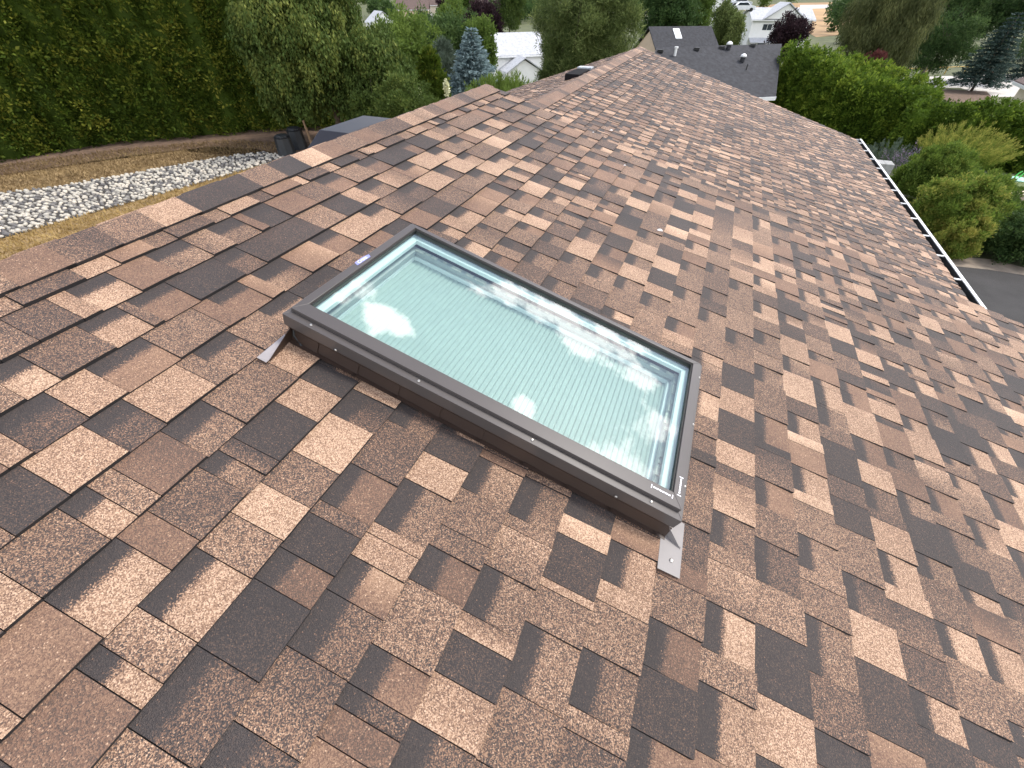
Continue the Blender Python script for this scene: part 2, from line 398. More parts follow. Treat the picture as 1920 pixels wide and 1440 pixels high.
def trunk(parent, base, top, r0, crown=None, nl=6, bend=.15, r1=.3):
    mb = MB(); b = Vector(base); t = Vector(top); pts = []; rr = []
    off = Vector((random.uniform(-1, 1), random.uniform(-1, 1), 0))*bend
    for i in range(6):
        k = i/5; pts.append(b.lerp(t, k)+off*math.sin(k*PI)); rr.append(r0*(1-k*(1-r1))*(1.35 if i == 0 else 1))
    mb.tube(pts, rr, 8)
    if crown is not None and len(crown):
        for q in random.sample(list(map(tuple, crown)), min(nl, len(crown))):
            k = random.uniform(.45, .95); s = b.lerp(t, k); e = Vector(q)
            mid = s.lerp(e, .5)+Vector((0, 0, .12*(e-s).length))
            mb.tube([s, mid, e], [r0*.4, r0*.25, r0*.08], 5)
    return mb.build('trunk', MBARK, parent, smooth=True)
def tree(name, label, cat, px, py, dep, H, rad, m, nblob, nleaf, size, crown_z=.62, group=None, base=None, **k):
    """px,py,dep: where the crown centre is seen; stands on the terrain below it"""
    c = atd(px, py, dep) if base is None else np.array(base, float)
    g = float(terr(c[0], c[1])); e = empty(name, (c[0], c[1], g), label, cat, group)
    fo = Fol(); C = round_crown(fo, c, rad, nblob, nleaf, size, **k)
    fo.build('crown', m, e)
    trunk(e, (c[0], c[1], g-.1), (c[0], c[1], c[2]+rad[2]*.4), max(.05, H), C, 7)
    return e
def spruce(name, label, cat, base, H, R, m, nb=16, size=.22, lev=16, group=None, low=.08, dens=1.0, lean=(0, 0), pw=.85, drp=.25):
    e = empty(name, base, label, cat, group); base = np.array(base, float); fo = Fol()
    for l in range(lev):
        k = low+(1-low)*(l/lev)**.95; z = H*k; r = R*(1-k)**pw*(.88+.24*rng.random())+.05*R; n = max(5, int(nb*(1-k)**.5))
        for j in range(n):
            a = 2*PI*(j+rng.random()*.6)/n+l*.7; rl = r*(.8+.35*rng.random()); nn = int((10+rl/size*9)*dens)
            u = rng.random(nn)**.75; side = (rng.random(nn)-.5)*2*(1-u*.75)*rl*.32
            dr = np.array([math.cos(a), math.sin(a), 0]); sdv = np.array([-math.sin(a), math.cos(a), 0])
            P = base+np.array([lean[0]*z/H, lean[1]*z/H, z])+dr*(u*rl)[:, None]+sdv*side[:, None]
            P[:, 2] += -drp*rl*u**1.3+.10*rl*u**3+rng.normal(size=nn)*.03*rl-np.abs(side)*.15
            D = dr*.7+sdv*(np.sign(side)*.6)[:, None]+ball(nn)*.45+np.array([0, 0, .15])
            t = .25+.45*u+.3*(rng.random(nn)-.3)
            fo.add(*leaves(P, D, size, .35, .3, t))
    fo.build('crown', m, e)
    mb = MB(); mb.tube([base+np.array([0, 0, -.1]), base+np.array([lean[0]*.5, lean[1]*.5, H*.5]), base+np.array([lean[0], lean[1], H*.97])], [H*.022, H*.014, .01], 8)
    mb.build('trunk', MBARK, e, smooth=True)
    return e
def hpx(base, py):
    lo, hi = .5, 30
    for _ in range(30):
        m_ = (lo+hi)/2; q = scrn(np.array(base)+[0, 0, m_])
        if q[1] > py: lo = m_
        else: hi = m_
    return lo
def column_bush(fo, base, H, R, n, size, seed=0, t0=.5, topw=.5, asp=.5, upd=.8, fall=.6, core=True, colvar=.35, cs=None):
    """a dense cedar column: sprays on a lumpy surface"""
    base = np.array(base, float); ncl = max(20, n//24); cs = cs or size*1.5
    h = 1-(1-rng.random(ncl))**.9; a = rng.random(ncl)*2*PI
    prof = np.where(h < topw, 1.0-.08*h, np.sqrt(np.clip(1-((h-topw)/(1-topw))**2, 0, 1))**fall)
    q = np.stack([np.cos(a)*prof*R, np.sin(a)*prof*R, h*H], -1)
    nz = noise3(q+base, 2.2/max(R, .3)*.9, seed)*.75+noise3(q+base, 7.0, seed+50)*.65; dep = rng.random(ncl)**1.6*.34
    rad = (1+.15*nz-dep*.55)[:, None]
    C = q*np.concatenate([rad, rad, np.ones_like(rad)], 1)+base
    out = np.stack([np.cos(a), np.sin(a), np.full(ncl, upd)], -1)
    ci = rng.integers(0, ncl, n); b_ = ball(n); sc_ = (cs*rng.uniform(.6, 1.35, ncl))[ci][:, None]
    P = C[ci]+unit(b_+out[ci]*.5)*sc_*(rng.random((n, 1))**.6)
    D = b_*.7+out[ci]*.5+ball(n)*.35
    t = t0+colvar*(.35*nz+.75*(rng.random(ncl)-.5))[ci]+.25*(rng.random(n)-.5)
    fo.add(*leaves(P, D, size, asp, .35, t))
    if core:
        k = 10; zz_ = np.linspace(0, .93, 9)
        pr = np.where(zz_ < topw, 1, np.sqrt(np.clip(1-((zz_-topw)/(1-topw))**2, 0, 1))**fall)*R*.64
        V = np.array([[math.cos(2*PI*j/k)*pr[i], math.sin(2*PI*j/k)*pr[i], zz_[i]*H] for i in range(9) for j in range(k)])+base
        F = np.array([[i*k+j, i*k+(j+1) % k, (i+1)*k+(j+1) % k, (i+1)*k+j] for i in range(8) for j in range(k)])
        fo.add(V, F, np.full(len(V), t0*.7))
def top3(px, py, dep):
    p = atd(px, py, dep); return (p[0], p[1], p[2]-float(terr(p[0], p[1])))
def hedge(name, label, path, H, R, step, n, size, m, group=None, t0=.5, topw=.55, upd=.8, hj=.1, part='bush', **kw):
    path = [np.array(p, float) for p in path]; pts = []
    for a, b in zip(path[:-1], path[1:]):
        l = np.linalg.norm(b-a); k = max(1, int(l/step))
        pts += [a+(b-a)*i/k for i in range(k)]
    pts.append(path[-1])
    e = empty(name, (pts[0][0], pts[0][1], float(terr(pts[0][0], pts[0][1]))), label, 'hedge', group)
    for i, p in enumerate(pts):
        fo = Fol(); g = float(terr(p[0], p[1]))
        column_bush(fo, (p[0]+random.uniform(-.1, .1), p[1]+random.uniform(-.1, .1), g-.05), (p[2] if len(p) > 2 else H)*(1+random.uniform(-hj, hj)), R*random.uniform(.92, 1.12), n, size, i, t0+random.uniform(-.12, .12), topw, upd=upd, **kw)
        fo.build(part, m, e)
    return e
M_HEDGE = leafmat('dark_cedar', (.020, .036, .005), (.066, .105, .013), (.25, .245, .036), .25)
M_HEDGE2 = leafmat('bright_cedar', (.03, .06, .008), (.105, .17, .02), (.30, .37, .05), .3)
M_BIRCH = leafmat('olive_leaves', (.030, .052, .012), (.078, .118, .028), (.27, .29, .07), .3)
M_GREEN = leafmat('fresh_green_leaves', (.035, .065, .014), (.095, .150, .030), (.19, .26, .055), .35)
M_DGREEN = leafmat('deep_green_leaves', (.016, .036, .012), (.045, .085, .026), (.11, .165, .05), .3)
M_PURPLE = leafmat('plum_leaves', (.010, .006, .008), (.026, .014, .018), (.06, .032, .036), .2)
M_BLUE = leafmat('blue_needles', (.05, .08, .08), (.14, .20, .205), (.30, .39, .40), .15)
M_JUN = leafmat('grey_juniper', (.04, .06, .04), (.09, .12, .085), (.17, .21, .16), .15)
M_PINE = leafmat('pine_needles', (.04, .058, .018), (.125, .165, .052), (.28, .32, .11), .35)
M_PINE2 = leafmat('olive_pine_needles', (.035, .044, .018), (.105, .12, .045), (.22, .225, .085), .3)
M_DSPR = leafmat('dark_spruce_needles', (.012, .026, .022), (.036, .062, .052), (.09, .13, .11), .15)
M_YEL = leafmat('yellow_green_leaves', (.048, .090, .014), (.15, .22, .038), (.42, .37, .09), .35)
M_GRASS = leafmat('grass_blades', (.04, .07, .01), (.09, .14, .02), (.17, .22, .04), .3)
M_DRYB = leafmat('straw_blades', (.17, .115, .045), (.36, .25, .10), (.60, .45, .20), .2)
M_DRYB2 = leafmat('dull_straw_blades', (.10, .065, .035), (.19, .13, .065), (.34, .25, .12), .2)
M_LAV = leafmat('lavender_flowers', (.13, .10, .14), (.25, .18, .28), (.42, .33, .42), .2)
M_CREAM = leafmat('cream_flowers', (.5, .5, .3), (.7, .7, .45), (.8, .8, .6), .2)

# ------------------------------------------------------------------ the house
house = empty('house', (0, 2, 0), 'brown shingled house with a skylight and a white gutter, filling the foreground', 'house')
hl = worldloc(house)
EXP = .143
T0 = .370                                   # a butt line of the near slope
CODES = {'L': (.73, .58), 'M': (.48, .76), 'T': (.53, .30), 'K': (.34, .74), 'D': (.15, .56)}
# transcription of the pattern near the camera: crop origin and scale, then rows: hint point inside the row, then boundary, code, boundary ...
TR = []
def TRX(ox, oy, k, rows):
    for r in rows:
        hint = (ox+r[0][0]/k, oy+r[0][1]/k); seq = []
        for q in r[1:]:
            seq.append(q if isinstance(q, str) else (ox+q[0]/k, oy+q[1]/k))
        TR.append((hint, seq))
TRX(640, 960, 3, [
 [(420, 650), (545, 60), 'M', (490, 180), 'rT', (370, 370), 'M', (175, 740), 'rT', (90, 990), 'rK', (0, 1100), 'T', (-90, 1290)],
 [(730, 760), (890, 60), 'M', (800, 290), 'rM', (680, 550), 'L', (620, 655), 'D', (520, 890), 'L', (385, 1160), 'rK', (230, 1440)],
 [(1180, 560), (1240, 0), 'L', (1220, 115), 'D', (1110, 350), 'L', (1100, 400), 'M', (1030, 610), 'rM', (905, 975), 'M', (750, 1385), 'K', (700, 1500)],
 [(1550, 330), (1530, 30), 'T', (1510, 150), 'rL', (1420, 480), 'M', (1335, 745), 'rM', (1215, 1190), 'K', (1150, 1440)],
 [(1780, 900), (1770, 340), 'M', (1720, 580), 'rT', (1650, 830), 'D', (1600, 1190), 'rT', (1560, 1440)]])
TRX(0, 960, 3, [
 [(200, 250), (560, -100), 'rL', (425, 40), 'M', (10, 340), 'L', (-200, 520)],
 [(500, 400), (840, 0), 'T', (680, 160), 'rL', (258, 505), 'T', (0, 1065), 'L', (-90, 1200)],
 [(1000, 430), (1305, 5), 'M', (1125, 210), 'rL', (790, 540), 'M', (575, 750), 'rL', (445, 890), 'T', (80, 1440)],
 [(1300, 630), (1740, 0), 'D', (1575, 195), 'rT', (1435, 375), 'D', (1120, 755), 'rK', (720, 1210), 'M', (500, 1460)],
 [(1560, 950), (1850, 440), 'rK', (1620, 755), 'M', (1320, 1175), 'rK', (1130, 1435)]])
TRX(0, 400, 3, [
 [(640, 440), (1300, 22), 'rM', (1010, 145), 'rM', (815, 240), 'T', (605, 340), 'rL', (265, 490), 'K', (20, 612), 'M', (-200, 720)],
 [(700, 600), (1640, 10), 'D', (1315, 190), 'rK', (1190, 250), 'D', (925, 390), 'rT', (710, 495), 'K', (665, 535), 'rL', (435, 640), 'K', (120, 810), 'rL', (-80, 920), 'M', (-300, 1040)],
 [(900, 700), (1840, 85), 'rT', (1725, 150), 'T', (1565, 245), 'rL', (1400, 340), 'T', (1330, 385), 'rT', (1085, 540), 'M', (800, 705), 'rT', (495, 885), 'L', (260, 1015), 'rK', (-60, 1200), 'L', (-200, 1290)],
 [(900, 980), (1620, 440), 'rL', (1445, 545), 'M', (1275, 665), 'rM', (995, 855), 'L', (700, 1055), 'rK', (480, 1205), 'L', (130, 1430)],
 [(1200, 1180), (1460, 820), 'M', (1155, 1065), 'rM', (925, 1240), 'T', (640, 1440)],
 [(1600, 1150), (1790, 840), 'D', (1700, 935), 'L', (1555, 1065), 'D', (1335, 1275), 'M', (1250, 1345), 'rM', (1140, 1440)]])
TRX(1280, 720, 2, [
 [(180, 560), (150, 10), 'L', (135, 90), 'D', (120, 200), 'L', (115, 285), 'K', (112, 330), 'L', (95, 460), 'rM', (85, 645), 'M', (70, 800), 'rL', (55, 975), 'M', (40, 1100), 'rL', (20, 1355), 'T', (10, 1440)],
 [(330, 650), (262, 100), 'rT', (262, 200), 'D', (262, 228), 'M', (260, 340), 'rT', (260, 440), 'M', (257, 565), 'rK', (254, 722), 'M', (250, 882), 'D', (250, 1140), 'L', (246, 1370), 'D', (245, 1440)],
 [(490, 650), (380, -20), 'L', (386, 45), 'K', (388, 100), 'rL', (398, 210), 'T', (402, 295), 'rL', (415, 430), 'M', (416, 550), 'rM', (428, 720), 'M', (438, 850), 'rM', (446, 1060), 'K', (458, 1270), 'rD', (463, 1400)],
 [(610, 560), (500, 0), 'rL', (507, 80), 'rM', (520, 200), 'D', (530, 330), 'K', (543, 410), 'D', (560, 520), 'M', (583, 692), 'rM', (603, 832), 'L', (625, 1012), 'D', (650, 1275), 'T', (670, 1440)],
 [(760, 600), (600, -10), 'rT', (622, 80), 'L', (635, 190), 'rT', (650, 280), 'L', (660, 360), 'rK', (690, 490), 'L', (712, 610), 'rL', (755, 800), 'M', (780, 950), 'K', (805, 1110), 'rL', (830, 1250), 'D', (880, 1430)],])
TRX(560, 640, 2.644, [
 [(200, 430), (330, 190), 'L', (275, 240), 'rK', (165, 360), 'L', (0, 560), 'M', (-150, 720)],
 [(400, 560), (560, 310), 'rM', (440, 390), 'K', (270, 610), 'rT', (170, 820), 'K', (60, 940)],
 [(700, 640), (715, 430), 'D', (630, 550), 'L', (530, 680), 'rM', (385, 900), 'L', (345, 950)],
 [(920, 750), (925, 540), 'T', (905, 575), 'rM', (810, 725), 'M', (700, 930)],
 [(1180, 800), (1150, 640), 'M', (1125, 670), 'rM', (1035, 850), 'M', (970, 950)]])
TRX(560, 200, 2.644, [
 [(580, 165), (800, 10), 'M', (690, 65), 'rM', (615, 100), 'L', (565, 118), 'D', (485, 155), 'rT', (450, 180), 'D', (325, 235), 'rT', (250, 270), 'M', (155, 320), 'rT', (55, 360), 'K', (-50, 410)],
 [(440, 350), (870, 65), 'rM', (830, 90), 'L', (780, 115), 'T', (750, 135), 'rM', (650, 185), 'rL', (515, 260), 'rT', (430, 300), 'L', (345, 345), 'rM', (255, 390), 'L', (195, 430), 'D', (100, 485), 'M', (0, 535)],
 [(480, 470), (1010, 95), 'rM', (930, 130), 'L', (880, 165), 'M', (800, 215), 'rL', (690, 280), 'rK', (645, 310), 'L', (550, 365), 'rK', (470, 410), 'M', (365, 475), 'rL', (145, 600)],
 [(660, 495), (960, 235), 'rL', (860, 300), 'rM', (735, 385), 'M', (650, 440), 'D', (565, 495), 'T', (490, 550), 'rD', (400, 610), 'T', (300, 665), 'rK', (240, 710), 'M', (135, 785), 'rK', (20, 860)],
 [(810, 545), (870, 430), 'T', (790, 490), 'rL', (680, 565), 'rL', (645, 600)]])
TRX(1000, 360, 2.644, [
 [(350, 330), (430, 95), 'D', (390, 150), 'T', (370, 195), 'D', (345, 255), 'rT', (285, 355), 'rM', (230, 450), 'K', (180, 520)],
 [(500, 400), (600, 10), 'rT', (560, 90), 'M', (520, 175), 'rM', (495, 235), 'L', (465, 300), 'rM', (440, 345), 'L', (415, 410), 'rM', (345, 560), 'rL', (330, 600)],
 [(640, 400), (700, 30), 'D', (690, 80), 'L', (675, 110), 'D', (660, 160), 'L', (645, 200), 'D', (640, 220), 'M', (620, 250), 'D', (600, 310), 'L', (575, 365), 'D', (555, 440), 'L', (540, 490), 'rM', (515, 570), 'M', (480, 660)],
 [(760, 450), (810, 60), 'D', (800, 95), 'L', (785, 150), 'rT', (775, 180), 'L', (770, 205), 'T', (760, 235), 'rL', (745, 290), 'T', (735, 335), 'rM', (705, 460), 'rM', (665, 615), 'rT', (645, 675), 'L', (630, 720)],
 [(900, 450), (910, 70), 'M', (890, 190), 'M', (880, 250), 'rM', (865, 350), 'rK', (845, 470), 'rK', (825, 570), 'rM', (790, 770), 'rL', (780, 810)],
 [(1040, 500), (1010, 80), 'rM', (1000, 170), 'L', (995, 235), 'K', (990, 275), 'L', (985, 340), 'K', (985, 370), 'L', (980, 430), 'rM', (970, 570), 'M', (950, 670), 'rM', (945, 770), 'M', (935, 840), 'D', (930, 950)],
 [(1160, 600), (1100, 160), 'rM', (1100, 250), 'T', (1100, 310), 'rL', (1100, 380), 'T', (1100, 415), 'rL', (1098, 490), 'K', (1098, 540), 'rL', (1098, 620), 'M', (1095, 680), 'rM', (1092, 840), 'rM', (1090, 950)]])
TRX(1300, 600, 3.1725, [
 [(260, 340), (190, 50), 'rM', (180, 160), 'M', (172, 250), 'D', (160, 395)],
 [(440, 300), (365, 55), 'rM', (362, 180), 'M', (360, 255), 'rM', (356, 535)],
 [(630, 400), (525, 10), 'D', (530, 90), 'L', (535, 210), 'rM', (540, 300), 'L', (548, 452)],
 [(790, 400), (675, 15), 'K', (685, 95), 'M', (695, 185), 'rM', (700, 235), 'T', (712, 340), 'rL', (735, 490), 'rM', (745, 640)],
 [(920, 300), (815, 20), 'L', (830, 110), 'D', (850, 195), 'M', (870, 300), 'D', (905, 430), 'rT', (915, 520), 'L', (930, 665), 'rM', (960, 820)]])
OVR = {}
for hint, seq in TR:
    row = math.floor((onroof(*hint)[1]-T0)/EXP)
    for i in range(1, len(seq)-1, 2):
        a = onroof(*seq[i-1])[0]; b = onroof(*seq[i+1])[0]
        OVR.setdefault(row, []).append((min(a, b), max(a, b), seq[i]))
S1 = 3.80                                   # the near slope ends here
def rowpieces(row, s0, s1, r, ovr=None, ws=1.0):
    """list of (sa, sb, code) that fills s0..s1"""
    fixed = sorted([x for x in (ovr or {}).get(row, []) if x[1] > s0 and x[0] < s1])
    out = []
    def rnd(a, b):
        x = a; rec = r.random() < .5
        while x < b-1e-6:
            u = r.random()
            wd = (r.uniform(.07, .145) if u < .8 else r.uniform(.03, .06)) if rec else (r.uniform(.09, .19) if u < .8 else r.uniform(.04, .08))
            wd *= ws
            if b-(x+wd) < .05: wd = b-x
            c = r.choices('LMTKD', (.21, .30, .20, .15, .14))[0]
            while out and out[-1][2][-1] == c and r.random() < .85: c = r.choices('LMTKD', (.21, .30, .20, .15, .14))[0]
            rr = rec
            out.append((x, x+wd, ('r' if rr else '')+c)); x += wd; rec = not rec
    x = s0
    for a, b, c in fixed:
        a = max(a, x)
        if b-a < .012: continue
        if a-x > .04: rnd(x, a)
        elif a > x: a = x
        if c[0] == 'r' and b-a > .15:          # the recess is short, the rest is a raised tab of the same blend
            out.append((a, b-.115, c[1])); out.append((b-.115, b, c))
        else: out.append((a, b, c))
        x = b
    if x < s1: rnd(x, s1)
    return out
def piece(acc, FR, s0, s1, t0, code, r, top=EXP+.018, clip=None):
    """appends a shingle piece to acc; returns its (verts, faces, mats, base, spread, band)"""
    rec = code[0] == 'r'; ba, sp = CODES[code[-1]]
    nb = (.0070 if rec else .0130)+r.uniform(-.0008, .0012); ntp = .0012
    g = .0009; j0, j1 = r.uniform(-.0014, .0014), r.uniform(-.0014, .0014)
    sa, sb = s0+g, s1-g
    # cross rows of vertices: butt, mid, top
    ts = [t0, t0+EXP*.5, t0+top]; ns = [nb, nb*.5+ntp*.5, ntp]
    V = []; B = []
    for k, (tt, nn) in enumerate(zip(ts, ns)):
        for s_, j in ((sa, j0), (sb, j1)):
            V.append(FR(s_, tt+(j if k == 0 else 0), nn))
    for s_, j in ((sa, j0), (sb, j1)): V.append(FR(s_, t0+j+.0008, -.003))
    for s_ in (sa, sb): V.append(FR(s_, t0+top, -.003))
    # faces: top (0), edges (1)
    F = [(0, 2, 3, 1), (2, 4, 5, 3), (0, 1, 7, 6), (0, 6, 8, 4), (1, 5, 9, 7)]
    Mi = [0, 0, 1, 1, 1]
    F[3] = (0, 6, 8, 4, 2); F[4] = (1, 3, 5, 9, 7)
    b0 = ba+r.uniform(-.07, .07); b1 = b0+(r.uniform(-.3, .3) if r.random() < .28 else 0)
    bases = [b0, b1]*5
    bw = r.uniform(.32, .44)*EXP            # width of the printed shadow line
    bd = []
    for tt in (ts[0], ts[0], ts[1], ts[1], ts[2], ts[2], ts[0], ts[0], ts[2], ts[2]):
        lim = t0+EXP-bw; bd.append((tt-lim)/(EXP*.5) if rec else -1.)
    return V, F, Mi, bases, [sp]*10, bd
def mk_piece(name, pc, parent, off):
    V, F, Mi, ba, sp, bd = pc
    me = bpy.data.meshes.new(name); o = bpy.data.objects.new(name, me); COL.objects.link(o); o.parent = parent
    me.from_pydata([tuple(np.array(p)-off) for p in V], [], F)
    me.materials.append(MSH); me.materials.append(MEDGE); me.polygons.foreach_set('material_index', Mi)
    for n_, a in (('base', ba), ('spread', sp), ('band', bd)):
        at = me.attributes.new(n_, 'FLOAT', 'POINT'); at.data.foreach_set('value', a)
    return o
def mk_join(name, pcs, parent, off):
    V = []; F = []; Mi = []; ba = []; sp = []; bd = []
    for p in pcs:
        b = len(V); V += [tuple(np.array(q)-off) for q in p[0]]; F += [tuple(b+i for i in f) for f in p[1]]; Mi += p[2]; ba += p[3]; sp += p[4]; bd += p[5]
    o = mk_piece(name, (V, F, Mi, ba, sp, bd), parent, np.zeros(3)); o['kind'] = 'stuff'; return o
# skylight footprint on the slope (s along the ridge, t up the slope)
KS0, KS1, KT0, KT1 = .700, 1.366, -.474, .774
TRIDGE = 1.565; TEAVE = -3.75
pcs = []
r_ = random.Random(11)
row0 = math.floor((TEAVE-T0)/EXP); row1 = math.ceil((TRIDGE-T0)/EXP)
for row in range(row0, row1):
    t = T0+row*EXP
    for a, b, c in rowpieces(row, -1.6, S1+r_.uniform(-.006, .006), r_, OVR):
        top = min(EXP+.018, TRIDGE-.005-t)
        if top < .03: continue
        # cut around the skylight curb
        segs = [(a, b)]
        tm = t+EXP*.5
        if KT0-.06 < tm < KT1+.06:
            segs = []
            if a < KS0-.018: segs.append((a, min(b, KS0-.018)))
            if b > KS1+.004: segs.append((max(a, KS1+.004), b))
        for a2, b2 in segs:
            if b2-a2 < .008: continue
            pc = piece(None, RN, a2, b2, t, c, r_, top=top)
            q = scrn(RN((a2+b2)/2, t+EXP/2)); vis = 0
            if q and -60 < q[0] < 1980 and -20 < q[1] < 1500: vis = (b2-a2)*abs((RN(a2, t)-O3)@EN)/np.linalg.norm(RN(a2, t)-O3)/q[2]**2
            pcs.append((vis, pc))
pcs.sort(key=lambda x: -x[0])
def deckmesh(FR, s0, s1, t0, t1, th=.10):
    return MB().box(s0, s1, t0, t1, -th, -.004, 0, FR)
# deck of the near slope, open under the skylight
mb = MB()
for (a, b, c, d) in ((-1.6, KS0, TEAVE, TRIDGE), (KS1, S1-.01, TEAVE, TRIDGE), (KS0, KS1, TEAVE, KT0), (KS0, KS1, KT1, TRIDGE)):
    mb.box(a, b, c, d, -.10, -.0035, 0, RN)
roofA = mb.build('roof', MDECK, house); roofA['label'] = 'upper near roof slope of mixed tan, brown and charcoal shingles'
for v, pc in pcs[:300]: mk_piece('shingle', pc, roofA, worldloc(roofA))
mk_join('shingle_field', [p for _, p in pcs[300:]], roofA, worldloc(roofA))
# ridge of the near slope and the slope behind it
XR, ZR = RN(0, TRIDGE)[0], RN(0, TRIDGE)[2]
def BKN(s, d, n=0):                         # d metres down the back slope
    a = math.radians(25); return np.array([XR-d*math.cos(a)-n*math.sin(a), s, ZR-d*math.sin(a)+n*math.cos(a)])
bk = MB(); bk.box(-1.6, S1-.01, 0.02, 5.2, -.10, -.0035, 0, lambda x, y, z: BKN(x, y, z))
backA = bk.build('back_roof', MDECK, house)
bp_ = []
for row in range(0, 36):
    for a, b, c in rowpieces(row, -1.6, S1, r_):
        d1 = 5.2-row*EXP
        bp_.append(piece(None, lambda s, t, n: BKN(s, 5.2-t, n), a, b, row*EXP, c, r_))
mk_join('shingle_field', bp_, backA, worldloc(backA))
def cap_piece(front, back, sa, sb, wdt, code, r, n0=.014, n1=.017):
    """folded ridge shingle: front/back are frames (s, d from ridge, n); butt at sa (towards the camera)"""
    ba, sp = CODES[code]; V = []; K = 9; L_ = sb-sa+.03
    prof = []
    for i in range(K):
        u = (i-(K-1)/2)/((K-1)/2)
        prof.append(u*wdt)
    for s_, n in ((sa-.03, n0), (sb, n1)):
        for u in prof:
            lift = n+.002*(1-min(1, abs(u)/.05)**2)
            V.append(front(s_, u, lift) if u >= 0 else back(s_, -u, lift))
    for s_ in (sa-.03, sb):
        for u in (prof[0], prof[-1]):
            V.append(front(s_, u, -.0) if u >= 0 else back(s_, -u, -.0))
    F = [(i, i+1, K+i+1, K+i) for i in range(K-1)]; Mi = [0]*(K-1)
    b = 2*K
    F += [(0, K, b+2, b), (K-1, b+1, b+3, 2*K-1), tuple([b+2]+list(range(K, 2*K))+[b+3])]
    Mi += [1, 1, 1]
    n_ = len(V); g = r.uniform(-.25, .25) if r.random() < .3 else 0
    bases = [ba+(0 if k < K else g) for k in range(n_)]
    return V, F, Mi, bases, [sp]*n_, [-1.]*n_
def FRN(s, u, n): return RN(s, TRIDGE-u, n)
def BKNf(s, u, n): return BKN(s, u, n)
capseq = ['T', 'M', 'M', 'L', 'D', 'D', 'M', 'D', 'L', 'T', 'M', 'T', 'M', 'K', 'L', 'M', 'M', 'T', 'M', 'K', 'M', 'T', 'M', 'L', 'M']
s = .42-.145*8; i = 0
while s < S1-.06:
    e_ = min(s+.145, S1+.02-.03)
    c = capseq[i % len(capseq)] if s > .4 else 'M'
    if s > .4: i += 1
    mk_piece('ridge_shingle', cap_piece(FRN, BKNf, s, e_, .125, c, r_), roofA, worldloc(roofA)); s += .145

# far slope: lower by HF-HN
SF0, SF1 = 2.2, 12.15; TRF = 1.60; TEF = -3.47
AF = math.radians(17)
XF, ZF = RFAR(0, TRF)[0], RFAR(0, TRF)[2]
def BKF(s, d, n=0): return np.array([XF-d*math.cos(AF)-n*math.sin(AF), s, ZF-d*math.sin(AF)+n*math.cos(AF)])
roofB = MB().box(SF0, SF1-.02, TEF, TRF, -.12, -.0035, 0, RFAR).build('roof', MDECK, house); roofB['label'] = 'lower far roof slope running down to the white gutter'
fp = []; T1 = .383; TX = .145
for row in range(math.floor((TEF-T1)/EXP), math.ceil((TRF-T1)/EXP)):
    t = T1+row*EXP; top = min(EXP+.018, TRF-.005-t)
    if top < .03 or t < TEF-.02: continue
    for a, b, c in rowpieces(row, SF0, SF1+r_.uniform(-.008, .008), r_, ws=.8): fp.append(piece(None, RFAR, a, b, t, c, r_, top=top))
mk_join('shingle_field', fp, roofB, worldloc(roofB))
backB = MB().box(SF0, SF1-.02, 0, 3.2, -.12, -.0035, 0, lambda x, y, z: BKF(x, y, z)).build('back_roof', MDECK, house)
fp = []
for row in range(0, 22):
    for a, b, c in rowpieces(row, SF0, SF1, r_): fp.append(piece(None, lambda s, t, n: BKF(s, 3.2-t, n), a, b, row*EXP, c, r_))
mk_join('shingle_field', fp, backB, worldloc(backB))
s = SF0
while s < SF1-.05:
    mk_piece('ridge_shingle', cap_piece(lambda s_, u, n: RFAR(s_, TRF-u, n), BKF, s, min(s+.145, SF1-.02), .150, r_.choice('TTTTMMLK'), r_, .012, .016), roofB, worldloc(roofB)); s += .145
# step wall between the two roofs, rake boards, eaves, walls
mb = MB()
a, b = RN(S1-.02, TRIDGE, -.1), RN(S1-.02, TEAVE, -.1); c, d = RFAR(S1-.02, TEAVE, -.15), RFAR(S1-.02, TRIDGE, -.15)
mb.slab([a, b, c, d], np.array([0, -.03, 0]))
mb.build('step_wall', MWALLB, house)
ev = RN(0, TEAVE)[0]-.35; xb = BKN(0, 5.0)[0]+.3
mb = MB(); mb.box(xb, ev, -1.4, S1-.3, -1.2, RN(0, TEAVE)[2]-.02); mb.build('wall', MWALLB, house)
mb = MB(); mb.box(BKF(0, 3.0)[0]+.25, RFAR(0, TEF)[0]-.45, S1-.3, SF1-.35, -1.2, RFAR(0, TEF)[2]-.05); mb.build('wall', MWALLB, house)
# ridge-end gables
g1 = MB(); g1.slab([RFAR(SF1-.35, TEF, -.13), RFAR(SF1-.35, TRF, -.13), BKF(SF1-.35, 3.1, -.13), np.array([BKF(0, 3.1)[0], SF1-.35, RFAR(0, TEF)[2]-.3]), np.array([RFAR(0, TEF)[0], SF1-.35, RFAR(0, TEF)[2]-.3])], np.array([0, -.05, 0])); g1.build('gable_wall', MWALLB, house)

# gutter along the far eave
gut = MB(); GS0, GS1 = 2.3, SF1+.03
ge = RFAR(0, TEF)                            # eave edge x,z
gx, gz = ge[0], ge[2]
def GB(x0, x1, z0, z1, y0=GS0, y1=GS1, m=0): gut.box(gx+x0, gx+x1, y0, y1, gz+z0, gz+z1, m)
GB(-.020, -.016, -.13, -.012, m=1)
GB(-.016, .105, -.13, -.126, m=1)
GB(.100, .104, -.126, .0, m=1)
GB(.104, .107, -.126, .0, m=0); GB(.088, .120, .0, .010, m=0); GB(.112, .120, -.02, .0, m=0)
gut.box(gx-.02, gx+.107, GS1, GS1+.004, gz-.13, gz, 0)
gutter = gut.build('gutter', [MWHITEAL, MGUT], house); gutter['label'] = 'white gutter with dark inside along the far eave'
y = 3.9
while y < GS1-.2:
    MB().box(gx-.016, gx+.088, y, y+.026, gz-.006, gz+.004).build('hanger', MWHITEAL, gutter); y += .61

